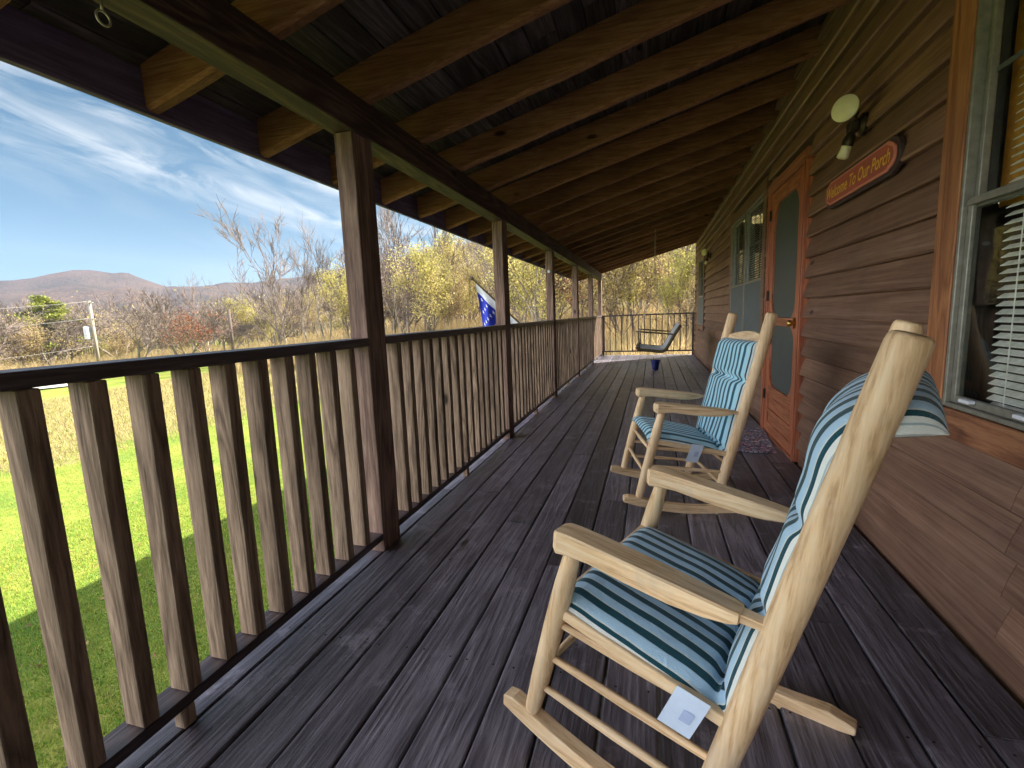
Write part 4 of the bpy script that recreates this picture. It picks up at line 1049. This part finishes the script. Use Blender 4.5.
# ---- utility poles and wires
def pole(az,r,ztop_el,rad,mat,label,extra):
    x,y=A(az,r); z0=float(gz(x,y)); zt=1.15+r*math.tan(R(ztop_el)); t=thing('utility_pole',label,'utility pole',(x,y,z0))
    mb=MB(); mb.tube([(x,y,z0-.3),(x,y,zt)],[rad*1.2,rad],12); mb.build('pole_shaft',M[mat],t,smooth=True)
    if extra:
        mb=MB(); mb.tube([(x-.85*.55,y-.3,zt-3.9),(x-.85*.55,y-.3,zt-2.7)],.30,14); mb.tube([(x-.47,y-.3,zt-2.7),(x-.47,y-.3,zt-2.55)],[.30,.15],14); mb.build('transformer',M['flagwhite'],t)
        for h in (0.15,1.8,): 
            mb=MB(); mb.box(x-.5,x+.5,y-.07,y+.07,zt-h-.1,zt-h); mb.build('cross_arm',M[mat],t)
    return x,y,zt
x,y,zt=pole(-57.25,66,2.75,.14,'pole','tall pale utility pole with white transformer, beside the evergreen',True)
for i,(h,a) in enumerate(((.05,'topmost'),(1.75,'middle'),(4.6,'lowest'))):
    xe,ye_=A(-80,64); mb=MB(); pts=[]
    for k in range(17):
        f=k/16; pts.append((x+(xe-x)*f,y+(ye_-y)*f,zt-h-2.2*f*(1-f)*1.5-f*.3))
    mb.tube(pts,.018,5); tag(mb.build('power_line',M['wire'],None,smooth=True),a+' of the three pale wires running left from the pale utility pole','wire')
pole(-46.55,52,1.75,.13,'poled','short dark bare pole among the brown trees','')

# ------------------------------------------------------------------ mountains
azs=np.linspace(-105,35,260); prof_az=[-105,-80,-70,-66,-62.5,-60,-57.8,-56,-54.2,-53,-51.6,-48,-44,-39.5,-36,-30,-24,-19,-10,5,35]; prof_el=[2.5,2.8,3.3,3.9,4.35,4.9,5.5,5.35,5.25,4.8,4.05,4.2,4.5,5.1,5.8,6.8,8.2,8.8,8.5,7,5]
vs=[];fs=[]; rs=[(520,-.02),(640,.12),(760,.30),(880,.48),(1000,.66),(1100,.82),(1200,1.0),(1330,.86),(1500,.55),(1750,.0)]
for i,a in enumerate(azs):
    el=float(np.interp(a,prof_az,prof_el))
    Hh=1200*math.tan(R(el))
    for j,(r,f) in enumerate(rs):
        x,y=A(a,r); nz=mnoise.fractal((x*.006,y*.006,3),1,2.1,5)*16*(1 if f<1 else .35); ridge=mnoise.noise((a*.55,f*1.5,8))*10*(1-abs(2*f-1))
        if f==1: nz=mnoise.fractal((a*.5,0,3),1,2,4)*3
        vs.append((x,y,(Hh*f+(nz+ridge)*(f>0) -6*(f<=0))))
m_=len(rs)
for i in range(len(azs)-1):
    for j in range(m_-1): a=i*m_+j; fs.append((a,a+1,a+m_+1,a+m_))
def mtn_mat():
    m,nt,bs=newmat('wooded_mountain'); tc=nt.nodes.new('ShaderNodeTexCoord'); v=tc.outputs['Object']
    f=math_(nt,'ADD',math_(nt,'MULTIPLY',noise(nt,v,.012,6,.6),.55),math_(nt,'MULTIPLY',noise(nt,v,.16,4,.7),.45))
    c=ramp(nt,f,[(.35,(.032,.038,.026)),(.5,(.095,.068,.052)),(.65,(.150,.098,.070))]); nt.links.new(c,bs.inputs['Base Color']); bs.inputs['Roughness'].default_value=1; bs.inputs['Specular IOR Level'].default_value=0
    bump(nt,bs,noise(nt,v,.12,5,.7),1,6); return m
mb=MB(); mb.v=vs; mb.f=fs; mb.m=[0]*len(fs); o=mb.build('mountain',mtn_mat(),None,smooth=True,fix=False); tag(o,kind='structure')

# ------------------------------------------------------------------ haze
HZ=.00022
mb=MB(); mb.box(-1850,1300,-400,1850,-30,262); hz=mb.build('haze',None,None); hz.data.materials.clear()
m=bpy.data.materials.new('haze_air'); m.use_nodes=True; nt=m.node_tree; nt.nodes.remove(nt.nodes['Principled BSDF']); pv=nt.nodes.new('ShaderNodeVolumePrincipled'); pv.inputs['Color'].default_value=(.62,.74,1,1); pv.inputs['Density'].default_value=HZ; pv.inputs['Anisotropy'].default_value=.3
nt.links.new(pv.outputs[0],nt.nodes['Material Output'].inputs['Volume']); hz.data.materials.append(m); tag(hz,'thin pale blue haze in the air over the valley','haze',kind='stuff')

# ------------------------------------------------------------------ sky, sun
SUN_EL,SUN_AZ=36.0,50.0   # azimuth measured from +Y towards +X
w=bpy.data.worlds.new('World'); sc.world=w; w.use_nodes=True; nt=w.node_tree; bg=nt.nodes['Background']
sky=nt.nodes.new('ShaderNodeTexSky'); sky.sky_type='NISHITA'; sky.sun_disc=False; sky.sun_elevation=R(SUN_EL); sky.sun_rotation=R(SUN_AZ); sky.altitude=1800; sky.air_density=.9; sky.dust_density=.6; sky.ozone_density=1.2
tc=nt.nodes.new('ShaderNodeTexCoord'); v=tc.outputs['Generated']
sx=nt.nodes.new('ShaderNodeSeparateXYZ'); nt.links.new(v,sx.inputs[0])
az_=math_(nt,'ARCTAN2',sx.outputs[0],sx.outputs[1]); el_=math_(nt,'ARCSINE',sx.outputs[2])
q_=math_(nt,'ADD',el_,math_(nt,'MULTIPLY',az_,.25))
cx_=nt.nodes.new('ShaderNodeCombineXYZ'); nt.links.new(math_(nt,'MULTIPLY',az_,4.0),cx_.inputs[0]); nt.links.new(math_(nt,'MULTIPLY',q_,15.0),cx_.inputs[1])
n1_=noise(nt,cx_.outputs[0],1.6,9,.62,.9)
cy_=nt.nodes.new('ShaderNodeCombineXYZ'); nt.links.new(math_(nt,'MULTIPLY',az_,1.5),cy_.inputs[0]); nt.links.new(math_(nt,'MULTIPLY',q_,4.0),cy_.inputs[1]); cy_.inputs[2].default_value=4.4
n2=noise(nt,cy_.outputs[0],1.7,3,.5)
band=ramp(nt,n2,[(.46,(0,0,0)),(.70,(.35,.35,.35))])
for qc,wd,st in ((1.9,1.1,.9),(5.2,.8,.8),(.2,.6,.45),(3.6,.5,.3)):
    g_q=math_(nt,'POWER',math_(nt,'DIVIDE',math_(nt,'SUBTRACT',q_,R(qc)),R(wd)),2.0); g_q=math_(nt,'MULTIPLY',math_(nt,'POWER',2.718,math_(nt,'MULTIPLY',g_q,-1.0)),st)
    band=math_(nt,'ADD',band,g_q)
cf=math_(nt,'MINIMUM',math_(nt,'MULTIPLY',ramp(nt,n1_,[(.40,(0,0,0)),(.62,(1,1,1))]),band),1.0)
hs=nt.nodes.new('ShaderNodeHueSaturation'); hs.inputs['Saturation'].default_value=1.42; hs.inputs['Value'].default_value=.54; hs.inputs['Hue'].default_value=.480; nt.links.new(sky.outputs[0],hs.inputs['Color'])
sk_=mixc(nt,1.0,hs.outputs[0],(1.0,1.0,.93),'MULTIPLY')
cl=mixc(nt,math_(nt,'MULTIPLY',cf,.85),sk_,(4.7,4.9,4.8))
# added unseen cloud bank, behind and left of the camera, to light the porch
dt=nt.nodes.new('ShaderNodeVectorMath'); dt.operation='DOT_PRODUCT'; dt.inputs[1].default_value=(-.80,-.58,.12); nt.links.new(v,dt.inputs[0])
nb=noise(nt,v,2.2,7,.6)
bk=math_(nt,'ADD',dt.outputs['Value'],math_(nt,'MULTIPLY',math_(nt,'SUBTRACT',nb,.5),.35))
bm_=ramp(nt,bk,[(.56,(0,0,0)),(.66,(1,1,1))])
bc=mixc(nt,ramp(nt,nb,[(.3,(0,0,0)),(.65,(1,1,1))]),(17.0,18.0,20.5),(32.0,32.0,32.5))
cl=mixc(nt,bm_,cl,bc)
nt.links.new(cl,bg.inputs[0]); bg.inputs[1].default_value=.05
sl=bpy.data.lights.new('sun','SUN'); sl.energy=5.0; sl.angle=R(.53); sl.color=(1,.93,.80); so=bpy.data.objects.new('sun',sl); C.objects.link(so)
dv=Vector((math.sin(R(SUN_AZ))*math.cos(R(SUN_EL)),math.cos(R(SUN_AZ))*math.cos(R(SUN_EL)),math.sin(R(SUN_EL)))); so.rotation_euler=dv.to_track_quat('Z','Y').to_euler(); so.location=(20,20,30)
sc.view_settings.view_transform='Standard'; sc.view_settings.look='None'; sc.view_settings.exposure=2.05; sc.view_settings.gamma=1; sc.view_settings.use_curve_mapping=False
sc.cycles.max_bounces=7; sc.cycles.diffuse_bounces=4; sc.cycles.transparent_max_bounces=24; sc.cycles.volume_bounces=0
